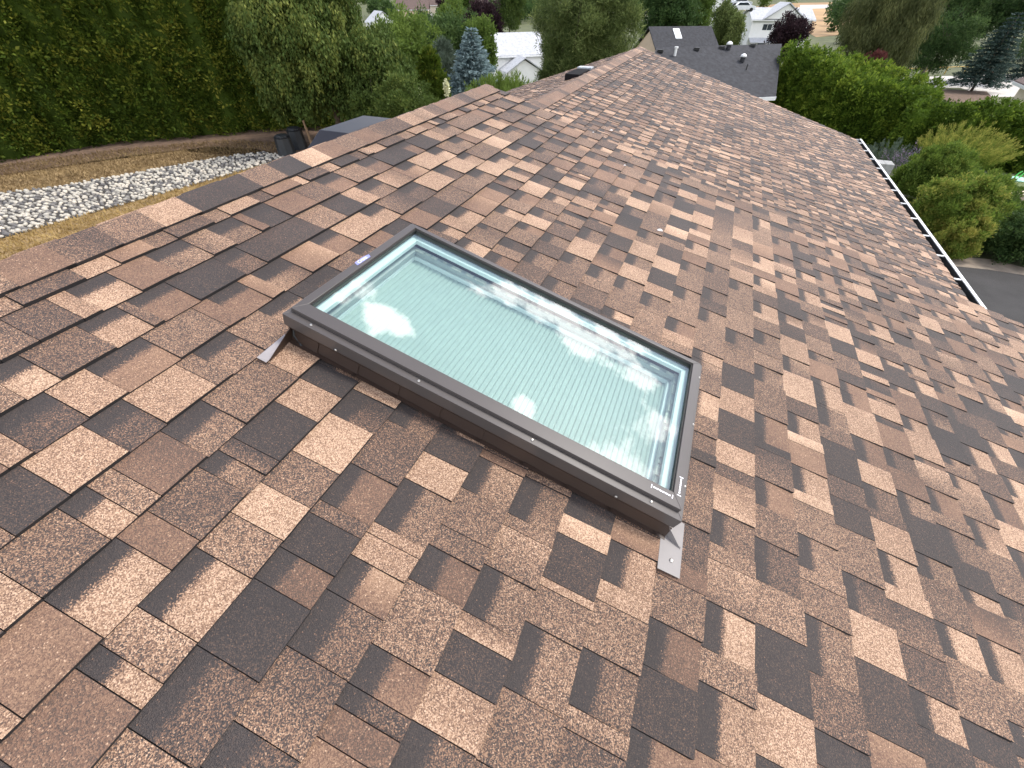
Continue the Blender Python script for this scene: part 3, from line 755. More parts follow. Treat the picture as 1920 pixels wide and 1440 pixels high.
# ------------------------------------------------------------------ skylight
FS0, FS1, FT0, FT1 = .685, 1.380, -.489, .789     # outer frame
GL0, GL1, GU0, GU1 = .753, 1.3475, -.447, .751    # clear opening
def ring(mb, s0, s1, t0, t1, a0, a1, b0, b1, n0, n1, m=0):
    """frame between outer s0..t1 and inner a0..b1, mitred"""
    O = [(s0, t0), (s1, t0), (s1, t1), (s0, t1)]; I = [(a0, b0), (a1, b0), (a1, b1), (a0, b1)]
    for k in range(4):
        o1, o2, i2, i1 = O[k], O[(k+1) % 4], I[(k+1) % 4], I[k]
        P = [RN(*o1, n0), RN(*o2, n0), RN(*i2, n0), RN(*i1, n0), RN(*o1, n1), RN(*o2, n1), RN(*i2, n1), RN(*i1, n1)]
        mb.hexa(P, m)
    return mb
curb = ring(MB(), KS0, KS1, KT0, KT1, KS0+.03, KS1-.03, KT0+.03, KT1-.03, -.02, .060)
skl = curb.build('skylight', MBRONZE_D, house); skl['label'] = 'bronze framed skylight with pale green glass and a closed pleated blind'
bars = [((FS0, FS1, FT0, FT1), (GL0-.004, GL1+.004, GU0-.004, GU1+.004))]
(s0, s1, t0, t1), (a0, a1, b0, b1) = bars[0]
O = [(s0, t0), (s1, t0), (s1, t1), (s0, t1)]; I = [(a0, b0), (a1, b0), (a1, b1), (a0, b1)]
for k in range(4):
    o1, o2, i2, i1 = O[k], O[(k+1) % 4], I[(k+1) % 4], I[k]
    mb = MB(); n0, n1 = .066, .110
    mb.hexa([RN(*o1, n0), RN(*o2, n0), RN(*i2, n0), RN(*i1, n0), RN(*o1, n1), RN(*o2, n1), RN(*i2, n1), RN(*i1, n1)])
    mb.build('frame_bar', MBRONZE, skl, bevel=.0012)
# lower lip of the frame (set back a little)
lip = ring(MB(), FS0+.007, FS1-.007, FT0+.007, FT1-.007, KS0+.002, KS1-.002, KT0+.002, KT1-.002, .052, .0655)
lip.build('frame_lip', MBRONZE_D, skl)
CI = (FS0+.024, FS1-.014, FT0+.013, FT1-.012)
O = [(CI[0], CI[2]), (CI[1], CI[2]), (CI[1], CI[3]), (CI[0], CI[3])]; I = [(GL0, GU0), (GL1, GU0), (GL1, GU1), (GL0, GU1)]
for k in range(4):
    o1, o2, i2, i1 = O[k], O[(k+1) % 4], I[(k+1) % 4], I[k]
    mb = MB(); n0, n1 = .110, .124
    g = .0006
    mb.hexa([RN(*o1, n0), RN(*o2, n0), RN(*i2, n0), RN(*i1, n0), RN(*o1, n1), RN(*o2, n1), RN(*i2, n1), RN(*i1, n1)])
    mb.build('glazing_bar', MBRONZE, skl, bevel=.0012)
gk = ring(MB(), GL0-.002, GL1+.002, GU0-.002, GU1+.002, GL0+.004, GL1-.004, GU0+.004, GU1-.004, .1105, .1175); gk.build('gasket', MBLACK, skl)
MB().box(GL0-.003, GL1+.003, GU0-.003, GU1+.003, .105, .1095, 0, RN).build('glass', MGLASS, skl)
# white inner frame in steps, channel, blind
BL = (.790, 1.318, -.412, .728)
ring(MB(), GL0-.01, GL1+.01, GU0-.01, GU1+.01, GL0+.024, GL1-.022, GU0+.024, GU1-.024, .070, .088).build('inner_frame', MVINYL, skl, bevel=.002)
ring(MB(), GL0+.000, GL1-.000, GU0+.000, GU1-.000, GL0+.032, GL1-.030, GU0+.030, GU1-.030, .030, .050).build('channel', mat('grey_channel', (.45, .46, .46), .5, .2), skl)
ring(MB(), GL0+.000, GL1-.000, GU0+.000, GU1-.000, BL[0]+.006, BL[1]-.004, BL[2]+.006, BL[3]-.006, .002, .022).build('blind_frame', MVINYL, skl, bevel=.002)
# torn sealant strip in the channel
mb = MB(); rs = random.Random(5)
for (p0, p1, isS) in (((GU0+.03, GU1-.03), GL1-.022, True), ((GL0+.03, GL1-.02), GU0+.022, False)):
    x = p0[0]
    while x < p0[1]:
        wd = rs.uniform(.01, .05); h_ = rs.uniform(.002, .012); o = rs.uniform(-.004, .004)
        if isS: mb.box(p1-h_+o, p1+.002, x, x+wd, .0505, .0545, 0, RN)
        else: mb.box(x, x+wd, p1-.002, p1+h_+o, .0505, .0545, 0, RN)
        x += wd+rs.uniform(0, .03)
mb.build('sealant', mat('torn_sealant', (.55, .53, .48), .7, 0, .2, 60), skl)
mb = MB(); P_ = .0185; t = BL[2]; k = 0; V = []
while t < BL[3]:
    V += [(t, .0015), (t+.0035, .0050), (t+.0150, .0055)]; t += P_
for (ta, na), (tb, nb) in zip(V[:-1], V[1:]):
    mb.quad(RN(BL[0]-.01, ta, na), RN(BL[1]+.01, ta, na), RN(BL[1]+.01, tb, nb), RN(BL[0]-.01, tb, nb))
mb.build('pleated_blind', MBLIND, skl)
MB().box(KS0+.03, KS1-.03, KT0+.03, KT1-.03, -.05, -.045, 0, RN).build('shaft_board', MVINYL, skl)
# screws
def screw(s, t, n, par, nrm='n', rad=.0045):
    mb = MB(); K = 8
    def fr(x, y, z): return RN(s+x, t+y, n+z) if nrm == 'n' else RN(s-z, t+x, n+y)
    ring_ = [(math.cos(2*PI*i/K), math.sin(2*PI*i/K)) for i in range(K)]
    V = [fr(c*rad*q, s_*rad*q, z) for q, z in ((1, 0), (1, .002), (.6, .004)) for c, s_ in ring_]
    mb.add(V, [(i, (i+1) % K, K+(i+1) % K, K+i) for i in range(K)]+[(K+i, K+(i+1) % K, 2*K+(i+1) % K, 2*K+i) for i in range(K)]+[tuple(range(2*K, 3*K))])
    return mb.build('screw', MSCREW, par, smooth=False)
for px, py in ((588, 606), (790, 709), (1001, 819)): 
    s_, t_ = onroof(px, py, HN-.110); screw(.697, t_, .110, skl)
s_, t_ = onroof(1222, 935, HN-.110); screw(.697, t_, .110, skl)
for px, py in ((1314, 710), (1301, 797), (1285, 913)):
    s_, t_ = onroof(px, py, HN-.110); screw(s_, FT0+.006, .110, skl)
for px, py in ((632, 654), (1156, 927)):
    s_, t_ = onroof(px, py, HN-.075); screw(FS0-.0005, t_, .074, skl, 's', .005)
# step flashing along the near side, one per course
for k in range(0, 10):
    tb = T0+(2-k)*EXP+.02
    a, b = tb, min(tb+EXP+.012, KT1-.002)
    a = max(a, KT0-.02)
    if a >= KT1 or b-a < .02: continue
    mb = MB(); o = .0018
    p = [RN(KS0-.0190, a, .010), RN(KS0-.0165, b, .008), RN(KS0-.0140, b, .008), RN(KS0-.0165, a, .010)]
    q = [RN(KS0-.0050-o, a, .050), RN(KS0-.0032, b, .050), RN(KS0-.0015, b, .050), RN(KS0-.0015-o, a, .050)]
    mb.hexa([p[0], p[3], p[2], p[1], q[0], q[3], q[2], q[1]])
    mb.box(KS0-.029, KS0-.0165, a, b, .0135, .0147, 0, RN)
    mb.build('step_flashing', MBRONZE_D, skl)
# apron flashing at the lower corner and folded piece at the upper corner
def poly(pts, n, th=.0012): return MB().slab([RN(*p, n) for p in pts], EN*th)
mb = poly([(.582, -.487), (.672, -.482), (.755, -.547), (.585, -.552)][::-1], .0125)
mb.slab([RN(.700, -.474, .0132), RN(.700, -.474, .056), RN(.668, -.545, .0132)], np.array([0, -.0012, 0]))
mb.slab([RN(.672, -.545, .0137), RN(.700, -.476, .0137), RN(.762, -.480, .0137), RN(.752, -.545, .0137)], EN*.0012)
ap = mb.build('apron_flashing', MGREYFL, skl)
screw(.622, -.522, .0137, ap_ := skl, 'n', .006)
mb = MB()
mb.slab([RN(.572, .793, .014), RN(.572, .760, .014), RN(.655, .770, .014), RN(.690, .800, .014)], EN*.0012)
mb.build('corner_flashing', mat('pale_flashing', (.31, .285, .285), .45, .2), skl)
mb = MB(); mb.slab([RN(.578, .758, .014), RN(.700, .772, .014), RN(.698, .775, .060)], np.array([-.0012, 0, 0])); mb.build('corner_flashing', MBRONZE_D, skl)
mb = MB(); mb.tube([RN(.700, .770, .055), RN(.690, .765, .03), RN(.688, .745, .014), RN(.680, .73, .013)], .004, 6); mb.build('sealant', MBLACK, skl, smooth=True)
# printing on the glazing bars: blue sticker with white script, two small white marks
MST = mat('blue_print', (.24, .26, .62), .4); MPR = mat('white_print', (.85, .86, .9), .4)
def text(body, s, t, ds, dt, n, size, m, par, name='lettering', shear=0):
    """text lying on the frame; reading direction (ds,dt)"""
    cu = bpy.data.curves.new(name, 'FONT'); cu.body = body; cu.size = size; cu.align_x = 'CENTER'; cu.align_y = 'CENTER'; cu.extrude = .0002; cu.shear = shear; cu.resolution_u = 3
    o = bpy.data.objects.new(name, cu); COL.objects.link(o)
    dg = bpy.context.evaluated_depsgraph_get(); me = bpy.data.meshes.new_from_object(o.evaluated_get(dg)); bpy.data.objects.remove(o)
    x = unit(ES*ds+ET*dt); z = EN; yv = np.cross(z, x); c = RN(s, t, n)
    o = bpy.data.objects.new(name, me); COL.objects.link(o); o.parent = par
    off = worldloc(par)
    co = np.empty(len(me.vertices)*3, np.float32); me.vertices.foreach_get('co', co); co = co.reshape(-1, 3)
    co = c+co[:, :1]*x+co[:, 1:2]*yv+co[:, 2:]*z-off; me.vertices.foreach_set('co', co.astype(np.float32).ravel()); me.update()
    me.materials.clear(); me.materials.append(m); return o
ss_, tt_ = onroof(679, 487, HN-.124)
tt_ = GU1+.019
pts = [(ss_-.036, tt_-.0065), (ss_+.034, tt_-.0085), (ss_+.040, tt_+.003), (ss_+.012, tt_+.0085), (ss_-.030, tt_+.0085)]
MB().slab([RN(*p, .1242) for p in pts], EN*.0004).build('sticker', MST, skl)
text('Crista', ss_-.002, tt_, 1, 0, .1249, .019, MPR, skl, shear=.3)
for (s_, t_, ds, dt) in ((GL0-.017, GU0+.034, 0, -1), (GL0+.030, GU0-.016, -1, 0)):
    mb = MB(); u = (ds, dt); 
    def fr(x, y, z, s_=s_, t_=t_, ds=ds, dt=dt): return RN(s_+ds*x-dt*y, t_+dt*x+ds*y, .1243+z)
    for k in range(6):
        x0 = -.026+k*.009; mb.box(x0, x0+.0072, -.0022, .0022, 0, .0003, 0, fr)
    mb.box(-.032, -.0295, -.006, .006, 0, .0003, 0, fr); mb.box(.031, .0335, -.006, .006, 0, .0003, 0, fr)
    mb.build('printed_mark', MPR, skl)

# roof vents behind the ridges
def vent(name, label, c, ax, Lx, Wy, Hz, m1, m2):
    mb = MB(); c = np.array(c, float); a = np.array([*ax, 0.]); a /= np.linalg.norm(a); b = np.array([-a[1], a[0], 0]); z = np.array([0, 0, 1.])
    f = lambda x, y, h: c+a*x+b*y+z*h
    lo = [f(-Lx/2, -Wy/2, 0), f(Lx/2, -Wy/2, 0), f(Lx/2, Wy/2, 0), f(-Lx/2, Wy/2, 0)]
    md = [f(-Lx/2, -Wy/2, Hz*.55), f(Lx/2, -Wy/2, Hz*.55), f(Lx/2, Wy/2, Hz*.55), f(-Lx/2, Wy/2, Hz*.55)]
    tp = [f(-Lx*.28, -Wy*.18, Hz), f(Lx*.44, -Wy*.18, Hz), f(Lx*.44, Wy*.4, Hz), f(-Lx*.28, Wy*.4, Hz)]
    mb.hexa(lo+md, 0); mb.add(md+tp, [(0, 1, 5, 4), (1, 2, 6, 5), (2, 3, 7, 6), (3, 0, 4, 7), (4, 5, 6, 7)], 1)
    mb.v = mb.v
    return mb
p = atd(662, 250, 0); 
d_ = ray(655, 262); k_ = 2.62/(d_@cF) if False else None
def onx(px, py, x): d = ray(px, py); return d*(x/d[0])+O3
c1 = onx(660, 262, XR-.42)
vb = vent('v', '', (c1[0]-.05, c1[1]+.14, c1[2]-.19), (0, 1), .66, .42, .24, None, None)
v1 = vb.build('roof_vent', [mat('grey_vent_side', (.035, .033, .035), .5, .1), mat('grey_vent_top', (.018, .017, .022), .5, .2)], house, bevel=.004); v1['label'] = 'dark grey metal vent hood behind the near ridge'
c2 = onx(1090, 150, XF-.30)
vm = MB(); f = lambda x, y, z: c2+np.array([x, y, z])
vm.box(-.16, .08, -.46, .20, -.30, .13, 0, f); v2 = vm.build('roof_vent', mat('matt_black_metal', (.012, .011, .012), .9, 0, .1, 8, spec=.1), house, bevel=.01); v2['label'] = 'black box vent with a pale metal end behind the far ridge'
MB().box(-.15, .10, .202, .38, -.30, .15, 0, f).build('vent_end', mat('galvanised', (.35, .37, .39), .4, .5, .2, 20), v2, bevel=.008)
# small bits of debris
for (px, py, rr) in ((1170, 313, .010), (1111, 251, .008), (1235, 435, .02), (1145, 247, .015)):
    s_, t_ = onroof(px, py); mb = MB(); q = RN(s_, t_, .012)
    a = rng.random(3); mb.add([q+np.array(v)*rr for v in ((-1, -.6, 0), (1, -.4, 0), (.5, .9, 0), (-.7, .6, 0), (0, 0, .5))], [(0, 1, 4), (1, 2, 4), (2, 3, 4), (3, 0, 4), (3, 2, 1, 0)])
    o = mb.build('paper_scrap', MWHITEAL, loc=tuple(q)); tag(o, {1170: 'small white scrap on the far part of the near roof slope', 1111: 'tiny white speck on the near slope beside the roof step', 1235: 'larger pale scrap lying on the slope beyond the skylight', 1145: 'pale sliver at the roof step'}[px], 'scrap')

# ------------------------------------------------------------------ other houses
def gable(name, label, o, ax, Lx, Wy, z0, ze, zr_, mw, mr, ov=.4, wins=(), cat='house', fascia=MWHITEAL, parent=None):
    """o: ground xy centre; ridge along ax"""
    o = np.array([o[0], o[1], 0.]); a = cdir(*ax); a /= np.linalg.norm(a); b = np.array([-a[1], a[0], 0])
    f = lambda x, y, z: o+a*x+b*y+np.array([0, 0, z])
    e = parent or empty(name, (o[0], o[1], z0), label, cat)
    h, q = Lx/2, Wy/2
    mb = MB(); P = [f(-h, -q, z0-1), f(h, -q, z0-1), f(h, q, z0-1), f(-h, q, z0-1), f(-h, -q, ze), f(h, -q, ze), f(h, q, ze), f(-h, q, ze)]
    mb.hexa(P); mb.add([f(-h, -q, ze), f(-h, q, ze), f(-h, 0, zr_-.15)], [(0, 2, 1)]); mb.add([f(h, -q, ze), f(h, q, ze), f(h, 0, zr_-.15)], [(0, 1, 2)])
    mb.build('wall', mw, e)
    sl = (zr_-ze)/q; yo = q+ov; zo = ze-sl*ov
    for sg in (-1, 1):
        m2 = MB(); m2.slab([f(-h-ov, sg*yo, zo+.05), f(h+ov, sg*yo, zo+.05), f(h+ov, 0, zr_+.05), f(-h-ov, 0, zr_+.05)], np.array([0, 0, .14])); m2.build('roof', mr, e)
        m3 = MB(); m3.box(-h-ov, h+ov, sg*yo-.05, sg*yo+.05, zo-.08, zo+.12, 0, f); m3.build('gutter', fascia, e)
    for (side, u, z, ww, hh) in wins:       # side: +-1 long faces, +-2 gable faces
        fr = MB(); gl = MB()
        if abs(side) == 1:
            y0 = side*q; g = lambda x, y, z: f(x, y0+side*y, z)
        else:
            s2 = side//2; g = lambda x, y, z: f(s2*(h+y), x, z)
        fr.box(u-ww/2-.07, u+ww/2+.07, .0, .05, z-.07, z+hh+.07, 0, g); gl.box(u-ww/2, u+ww/2, .03, .06, z, z+hh, 0, g)
        w_ = fr.build('window', MWHITEAL, e); gl.build('pane', MWIN, w_)
    A_, B_, C_ = f(-h, -yo, zo+.19), f(h, -yo, zo+.19), f(0, 0, zr_+.19); nn_ = np.cross(B_-A_, C_-A_)
    f.on = lambda px, py: ray(px, py)*(((A_-O3)@nn_)/(ray(px, py)@nn_))+O3
    f.a = a; f.b = b
    return e, f
# dark charcoal roof next door (skewed, built from its corners)
rL = cdir(10.9, 40.0)+[0, 0, ZC-3.2]; rR = atd(1466, 82, 33); eR = atz(1455, 181, ZC-5.6); eL = eR+(rL-rR)*1.05
nb = empty('neighbour_house', ((rL[0]+rR[0])/2, (rL[1]+rR[1])/2, float(terr(rR[0], rR[1]))), 'large charcoal roofed house just beyond the roof with white vent pipe and domed vents', 'house')
MB().slab([eL, eR, rR, rL], np.array([0, 0, -.15])).build('roof', MROOFD, nb)
bkR = rR+(rR-eR)*np.array([1, 1, 0])*.8+np.array([0, 0, -2.3]); bkL = rL+(rL-eL)*np.array([1, 1, 0])*.8+np.array([0, 0, -2.3])
MB().slab([rL, rR, bkR, bkL], np.array([0, 0, -.15])).build('roof', MROOFD, nb)
dd = unit(eR-eL); up = unit(rR-eR)
MB().slab([eL, eR, eR+np.array([0, 0, -.22]), eL+np.array([0, 0, -.22])], -dd[[1, 0, 2]]*np.array([-1, 1, 0])*.06).build('gutter', MWHITEAL, nb)
wb = MB(); inn = lambda p, a, b: p+dd*a+np.array([up[0], up[1], 0])*b
q = [inn(eL, .4, .5), inn(eR, -.5, .5), inn(bkR, -.5, -.5), inn(bkL, .4, -.5)]
gz_ = float(terr(rR[0], rR[1]))-1
wb.hexa([np.array([*p[:2], gz_]) for p in q]+[np.array([*p[:2], eR[2]+.05]) for p in q]); wb.build('wall', MWALLT, nb)
gw = MB(); gw.slab([q[1]*[1, 1, 0]+[0, 0, eR[2]], q[2]*[1, 1, 0]+[0, 0, eR[2]], rR-dd*.5+np.array([0, 0, -.25])], dd*-.05); gw.build('gable_wall', MWALLT, nb)
def onnb(px, py):                            # point of the charcoal roof seen at a pixel
    n = np.cross(eR-eL, rR-eR); n /= np.linalg.norm(n); d = ray(px, py); k = ((eR-O3)@n)/(d@n); return d*k+O3
p = onnb(1265, 105); MB().tube([p, p+[0, 0, .45]], .09, 10).tube([p+[0, 0, .45], p+[0, 0, .55]], .14, 10).build('vent_pipe', MWHITEAL, nb, smooth=False)
for px, py in ((1365, 93), (1391, 116)):
    p = onnb(px, py); mb = MB(); mb.tube([p, p+[0, 0, .3]], .17, 10); v_ = mb.build('dome_vent', MROOFD, nb)
    mb = MB(); mb.tube([p+[0, 0, .3], p+[0, 0, .42], p+[0, 0, .5]], [.24, .19, .06], 10); mb.build('dome', MWHITEAL, v_, smooth=True)
for px, py in ((1238, 98), (1306, 94), (1353, 91), (1411, 87)):
    p = onnb(px, py); MB().box(-.2, .2, -.15, .15, 0, .16, 0, lambda x, y, z: p+np.array([x, y, z])).build('slot_vent', MBLACK, nb)
p = onnb(1399, 131); MB().tube([p, p+[0, 0, .35]], .04, 6).build('plumbing_pipe', MBLACK, nb)
# second charcoal roof behind it with a tan gable
ex, f = gable('tan_house', 'tan gabled house with charcoal roof and small white skylight behind the big charcoal roof', atd(1275, 52, 52)[:2], (1, .12), 7.6, 9.0, -6.5, ZC-6.0, ZC-3.6, MWALLT, MROOFD, .3, [(-2, 0, ZC-7.6, .9, 1.0)])
p = atd(1268, 66, 48); 
p = f.on(1270, 64); MB().box(-.4, .4, -.75, .75, 0, .1, 0, lambda x, y, z: p+f.a*x+f.b*y+np.array([0, 0, z+y*.55])).build('skylight', MVINYL, ex)
# white two storey house with pediment
cw = atd(1447, 60, 104)
ex, f = gable('white_house', 'white two storey house with a wide pediment roof beyond the charcoal roof', cw[:2], (1, -.10), 13.6, 9.0, terr(*cw[:2]), ZC-5.3, ZC-3.5, MWALLW, MROOFG, .6, [(-1, -3.6, ZC-7.3, 1.0, 1.1), (-1, -2.5, ZC-7.3, 1.0, 1.1), (-1, 1.6, ZC-7.9, 2.4, 2.2), (-1, 4.8, ZC-7.9, 1.8, 2.2), (-1, -3.2, ZC-10.8, 1.8, 1.2)])
mb = MB(); mb.add([f(-4.2, -5.3, ZC-5.2), f(4.2, -5.3, ZC-5.2), f(0, -5.3, ZC-2.6), f(-4.2, 0, ZC-5.2), f(4.2, 0, ZC-5.2), f(0, 0, ZC-2.6)], [(0, 1, 2), (3, 5, 4), (0, 2, 5, 3), (1, 4, 5, 2)]); mb.build('pediment', MWALLW, ex)
for sg in (-1, 1): MB().slab([f(sg*4.7, -5.7, ZC-5.35), f(0, -5.7, ZC-2.5), f(0, 1, ZC-2.5), f(sg*4.7, 1, ZC-5.35)], np.array([0, 0, .2])).build('roof', MROOFG, ex)
for x in (.2, 3.4, 6.3): MB().box(x, x+.2, -5.4, -5.2, ZC-9.2, ZC-5.4, 0, f).build('porch_post', MWHITEAL, ex)
MB().box(.1, 6.6, -5.6, -4.5, ZC-9.4, ZC-9.1, 0, f).build('balcony', MWALLW, ex)
MB().slab([f(-6.6, -6.6, ZC-9.6), f(-1.4, -6.6, ZC-9.6), f(-1.4, -4.4, ZC-8.8), f(-6.6, -4.4, ZC-8.8)], np.array([0, 0, .12])).build('porch_roof', MROOFG, ex)
# pale house seen between the trees
cw = atd(940, 80, 62)
ex, f = gable('pale_house', 'white house with light grey roof between the blue spruce and the big pine', cw[:2], (.94, .34), 11.0, 7.0, terr(*cw[:2]), ZC-6.9, ZC-4.9, MWALLW, MROOFG, .5, [(-1, -2.6, ZC-8.4, .9, 1.2)])
mb = MB(); gable('', '', f(1.2, -4.2, 0)[:2], (.34, -.94), 5.0, 5.0, terr(*cw[:2]), ZC-8.6, ZC-7.2, MWALLW, MROOFG, .4, parent=ex)
# more distant houses
far = [('distant_house', 'small white gabled house with grey roof at the far left beyond the trees', 712, 38, 150, (.5, -.86), 9, 8, 4.0, 6.8, MWALLW, MROOFG),
       ('distant_house', 'distant dark brown roofed house with tan gable right of the small white one', 775, 14, 165, (1, .1), 12, 9, 3.2, 6.0, MWALLT, MROOFB),
       ('distant_house', 'distant house with grey brown roof left of the purple tree', 815, 6, 175, (1, -.1), 9, 8, 2.8, 5.4, MWALLB, MROOFB),
       ('distant_house', 'brown roofed house mostly hidden behind the large plum tree', 890, 18, 130, (1, .0), 8, 8, 3.5, 6.0, MWALLT, MROOFB),
       ('distant_house', 'white house at the top edge left of the parked cars', 1340, 10, 120, (.3, 1), 9, 8, 4.5, 7.0, MWALLW, MROOFG)]
for n_, lb, px, py, dp, ax, lx, wy, ze, zr2, mw, mr in far:
    c = atd(px, py, dp); g0 = float(terr(*c[:2])); zc_ = c[2]
    gable(n_, lb, c[:2], ax, lx, wy, g0, zc_-.4, zc_+zr2-ze-.4, mw, mr, .4, [(-1, -1.8, zc_-2.4, 1.2, 1.1), (-1, 1.8, zc_-2.4, 1.2, 1.1), (-2, 0, zc_-2.4, 1.2, 1.1)])
for px, py, lb in ((803, 42, 'upper pale garden terrace wall by the distant houses'), (812, 52, 'middle pale garden terrace wall, largest'), (806, 30, 'pale terrace wall right beside the distant brown roofed house')):
    c = atd(px, py, 120); e_ = MB().box(-3.2, 3.2, -.5, .5, -4, .5, 0, lambda x, y, z: c+cR*x+cH*y+np.array([0, 0, z])).build('terrace_wall', MCONC, loc=tuple(c)); tag(e_, lb, 'wall')
# brown roofed corner at the right edge
c = atd(2000, 180, 30)
gable('brown_roof_house', 'cream house with brown roof at the right edge beside the pale road', (c[0]+3.2, c[1]+1), (.45, .9), 9, 8, terr(*c[:2]), c[2]+.2, c[2]+2.3, mat('cream_wall', (.6, .52, .40), .8), MROOFB, .5)

# road, rail, cars, gate pillar, block wall, toy
road = [atd(px, py, 1) for px, py in ()]
rp = gxy((1690, 146), (1765, 143), (1850, 141), (1925, 138), (2000, 140), (2000, 205), (1925, 182), (1850, 182), (1800, 165), (1700, 165), (1640, 160))
sheet('road', rp, .03, MCONC, 2.5)
vg = gxy((1760, 168), (1850, 172), (1862, 186), (1840, 196), (1770, 192))
sheet('verge', vg, .05, MMULCH, 2.0)
fa = ground(1732, 141); fb = ground(1800, 138)
fn = empty('rail_fence', fa, 'low yellow wooden rail fence beside the pale road', 'fence')
MY = mat('yellow_paint', (.55, .36, .08), .6)
dfa = fb-fa; Lf = np.linalg.norm(dfa); dfa = dfa/Lf
for k in range(-1, 4):
    p = fa+dfa*Lf*.55*k; p[2] = terr(p[0], p[1]); MB().box(-.07, .07, -.07, .07, -.1, 1.05, 0, lambda x, y, z: p+np.array([x, y, z])).build('post', MY, fn)
p0 = fa-dfa*Lf*.55; p1 = fa+dfa*Lf*1.7; MB().tube([p0+[0, 0, 1.1], p1+[0, 0, 1.1]], .07, 6).build('rail', MY, fn)
def car(label, px, py, dep, ang, col):
    c = atd(px, py, dep); e = empty('parked_car', c, label, 'car', 'cars parked near the white house')
    ca, sa = math.cos(ang), math.sin(ang); f = lambda x, y, z: c+np.array([x*ca-y*sa, x*sa+y*ca, z])
    prof = [(-2.2, .3), (-2.2, .85), (-1.6, .95), (-1.1, 1.45), (.5, 1.48), (1.2, .98), (2.1, .85), (2.2, .3)]
    mb = MB(); n = len(prof); mb.add([f(x, -.85, z) for x, z in prof]+[f(x, .85, z) for x, z in prof], [tuple(range(n)), tuple(range(n, 2*n))[::-1]]+[((i+1) % n, i, i+n, (i+1) % n+n) for i in range(n)])
    mb.build('body', mat('car_paint', col, .25, .2), e, bevel=.05)
    mb = MB(); mb.add([f(x, y, z) for y in (-.87, .87) for x, z in ((-1.35, 1.0), (-1.05, 1.38), (.45, 1.4), (1.0, 1.0))], [(0, 1, 2, 3), (7, 6, 5, 4)]); mb.build('side_windows', MWIN, e)
    for x in (-1.4, 1.4):
        for y in (-.86, .86): MB().tube([f(x, y-.1, .33), f(x, y+.1, .33)], .33, 12).build('wheel', MBLACK, e)
car('white parked car left of the white house, nearest one', 1392, 22, 84, .15, (.75, .76, .78))
car('silver parked car behind the nearest white one', 1388, 13, 92, .15, (.5, .52, .55))
car('white parked car farthest up behind the conifer', 1378, 6, 100, .15, (.7, .7, .72))
# gate pillar
p = atd(1659, 304, 14.2); g0 = float(terr(*p[:2]))
pl = empty('block_pillar', (p[0], p[1], g0), 'grey concrete block pillar just outside the white gutter', 'pillar')
for k in range(8):
    zt = p[2]-k*.2; 
    if zt-.2 < g0-.1: break
    for j in (-1, 1):
        x0 = -.25 if j < 0 else .003; x1 = -.003 if j < 0 else .25
        if k % 2: x0, x1 = (x0-.0, x1-.08) if j < 0 else (x0-.077, x1)
        MB().box(x0, x1, -.25, .25, -.196, 0, 0, lambda x, y, z: np.array([p[0]+x, p[1]+y, zt+z])).build('block', MBLOCK, pl, bevel=.006)
# open block retaining wall
a = ground(1873, 403); b = ground(1990, 400); zr = float(a[2])-.05; dw = unit((b-a)*[1, 1, 0]); nw = np.array([dw[1], -dw[0], 0])
wl = empty('retaining_wall', (a[0], a[1], zr), 'low tan openwork block wall between shrubs and lawn at the right edge', 'wall')
for r in range(5):
    for k in range(9):
        o_ = a+dw*(k*.27+(.13 if r % 2 else 0))-nw*(-.10*r)*0-nw*r*.09; z0 = zr+r*.125
        MB().box(0, .17, 0, .2, 0, .12, 0, lambda x, y, z: np.array([*(o_+dw*x-nw*y)[:2], z0+z])).build('block', MPAVER, wl)
MB().box(-.1, 2.6, .25, .6, 0, .6, 0, lambda x, y, z: np.array([*(a+dw*x-nw*y)[:2], zr+z])).build('backing', MDIRT, wl)
# toy pool slide on the lawn
p = ground(1905, 340)
ty = empty('toy_boat', p, 'small mint and green plastic toy on the lawn at the right edge', 'toy')
mb = MB(); mb.tube([p+[-.0, 0, .03], p+[0, 0, .10], p+[0, 0, .16]], [.30, .36, .30], 14); mb.build('tub', mat('mint_plastic', (.45, .75, .65), .35), ty, smooth=False)
mg = mat('green_plastic', (.12, .6, .12), .35)
for dx in (-.12, .06): MB().tube([p+[dx, .1, .15], p+[dx+.05, .14, .34], p+[dx+.13, .1, .46]], [.035, .03, .02], 7).build('handle', mg, ty, smooth=True)
# compost bins
MBIN = mat('black_plastic', (.018, .021, .025), .5, 0, .2, 6)
for px, py, lb, hh in ((540, 292, 'black plastic compost bin nearer the stone bed', .74), (562, 279, 'second black plastic compost bin, behind the first', .78)):
    p = ground(px, py); e = empty('compost_bin', p, lb, 'bin', 'black bins by the mulch bed')
    K = 8; MB().tube([p, p+[0, 0, hh*.85], p+[0, 0, hh*.9]], [.34, .29, .31], K).build('body', MBIN, e)
    MB().tube([p+[0, 0, hh*.901], p+[0, 0, hh*.97], p+[0, 0, hh]], [.25, .25, .2], K).build('lid', MBIN, e)

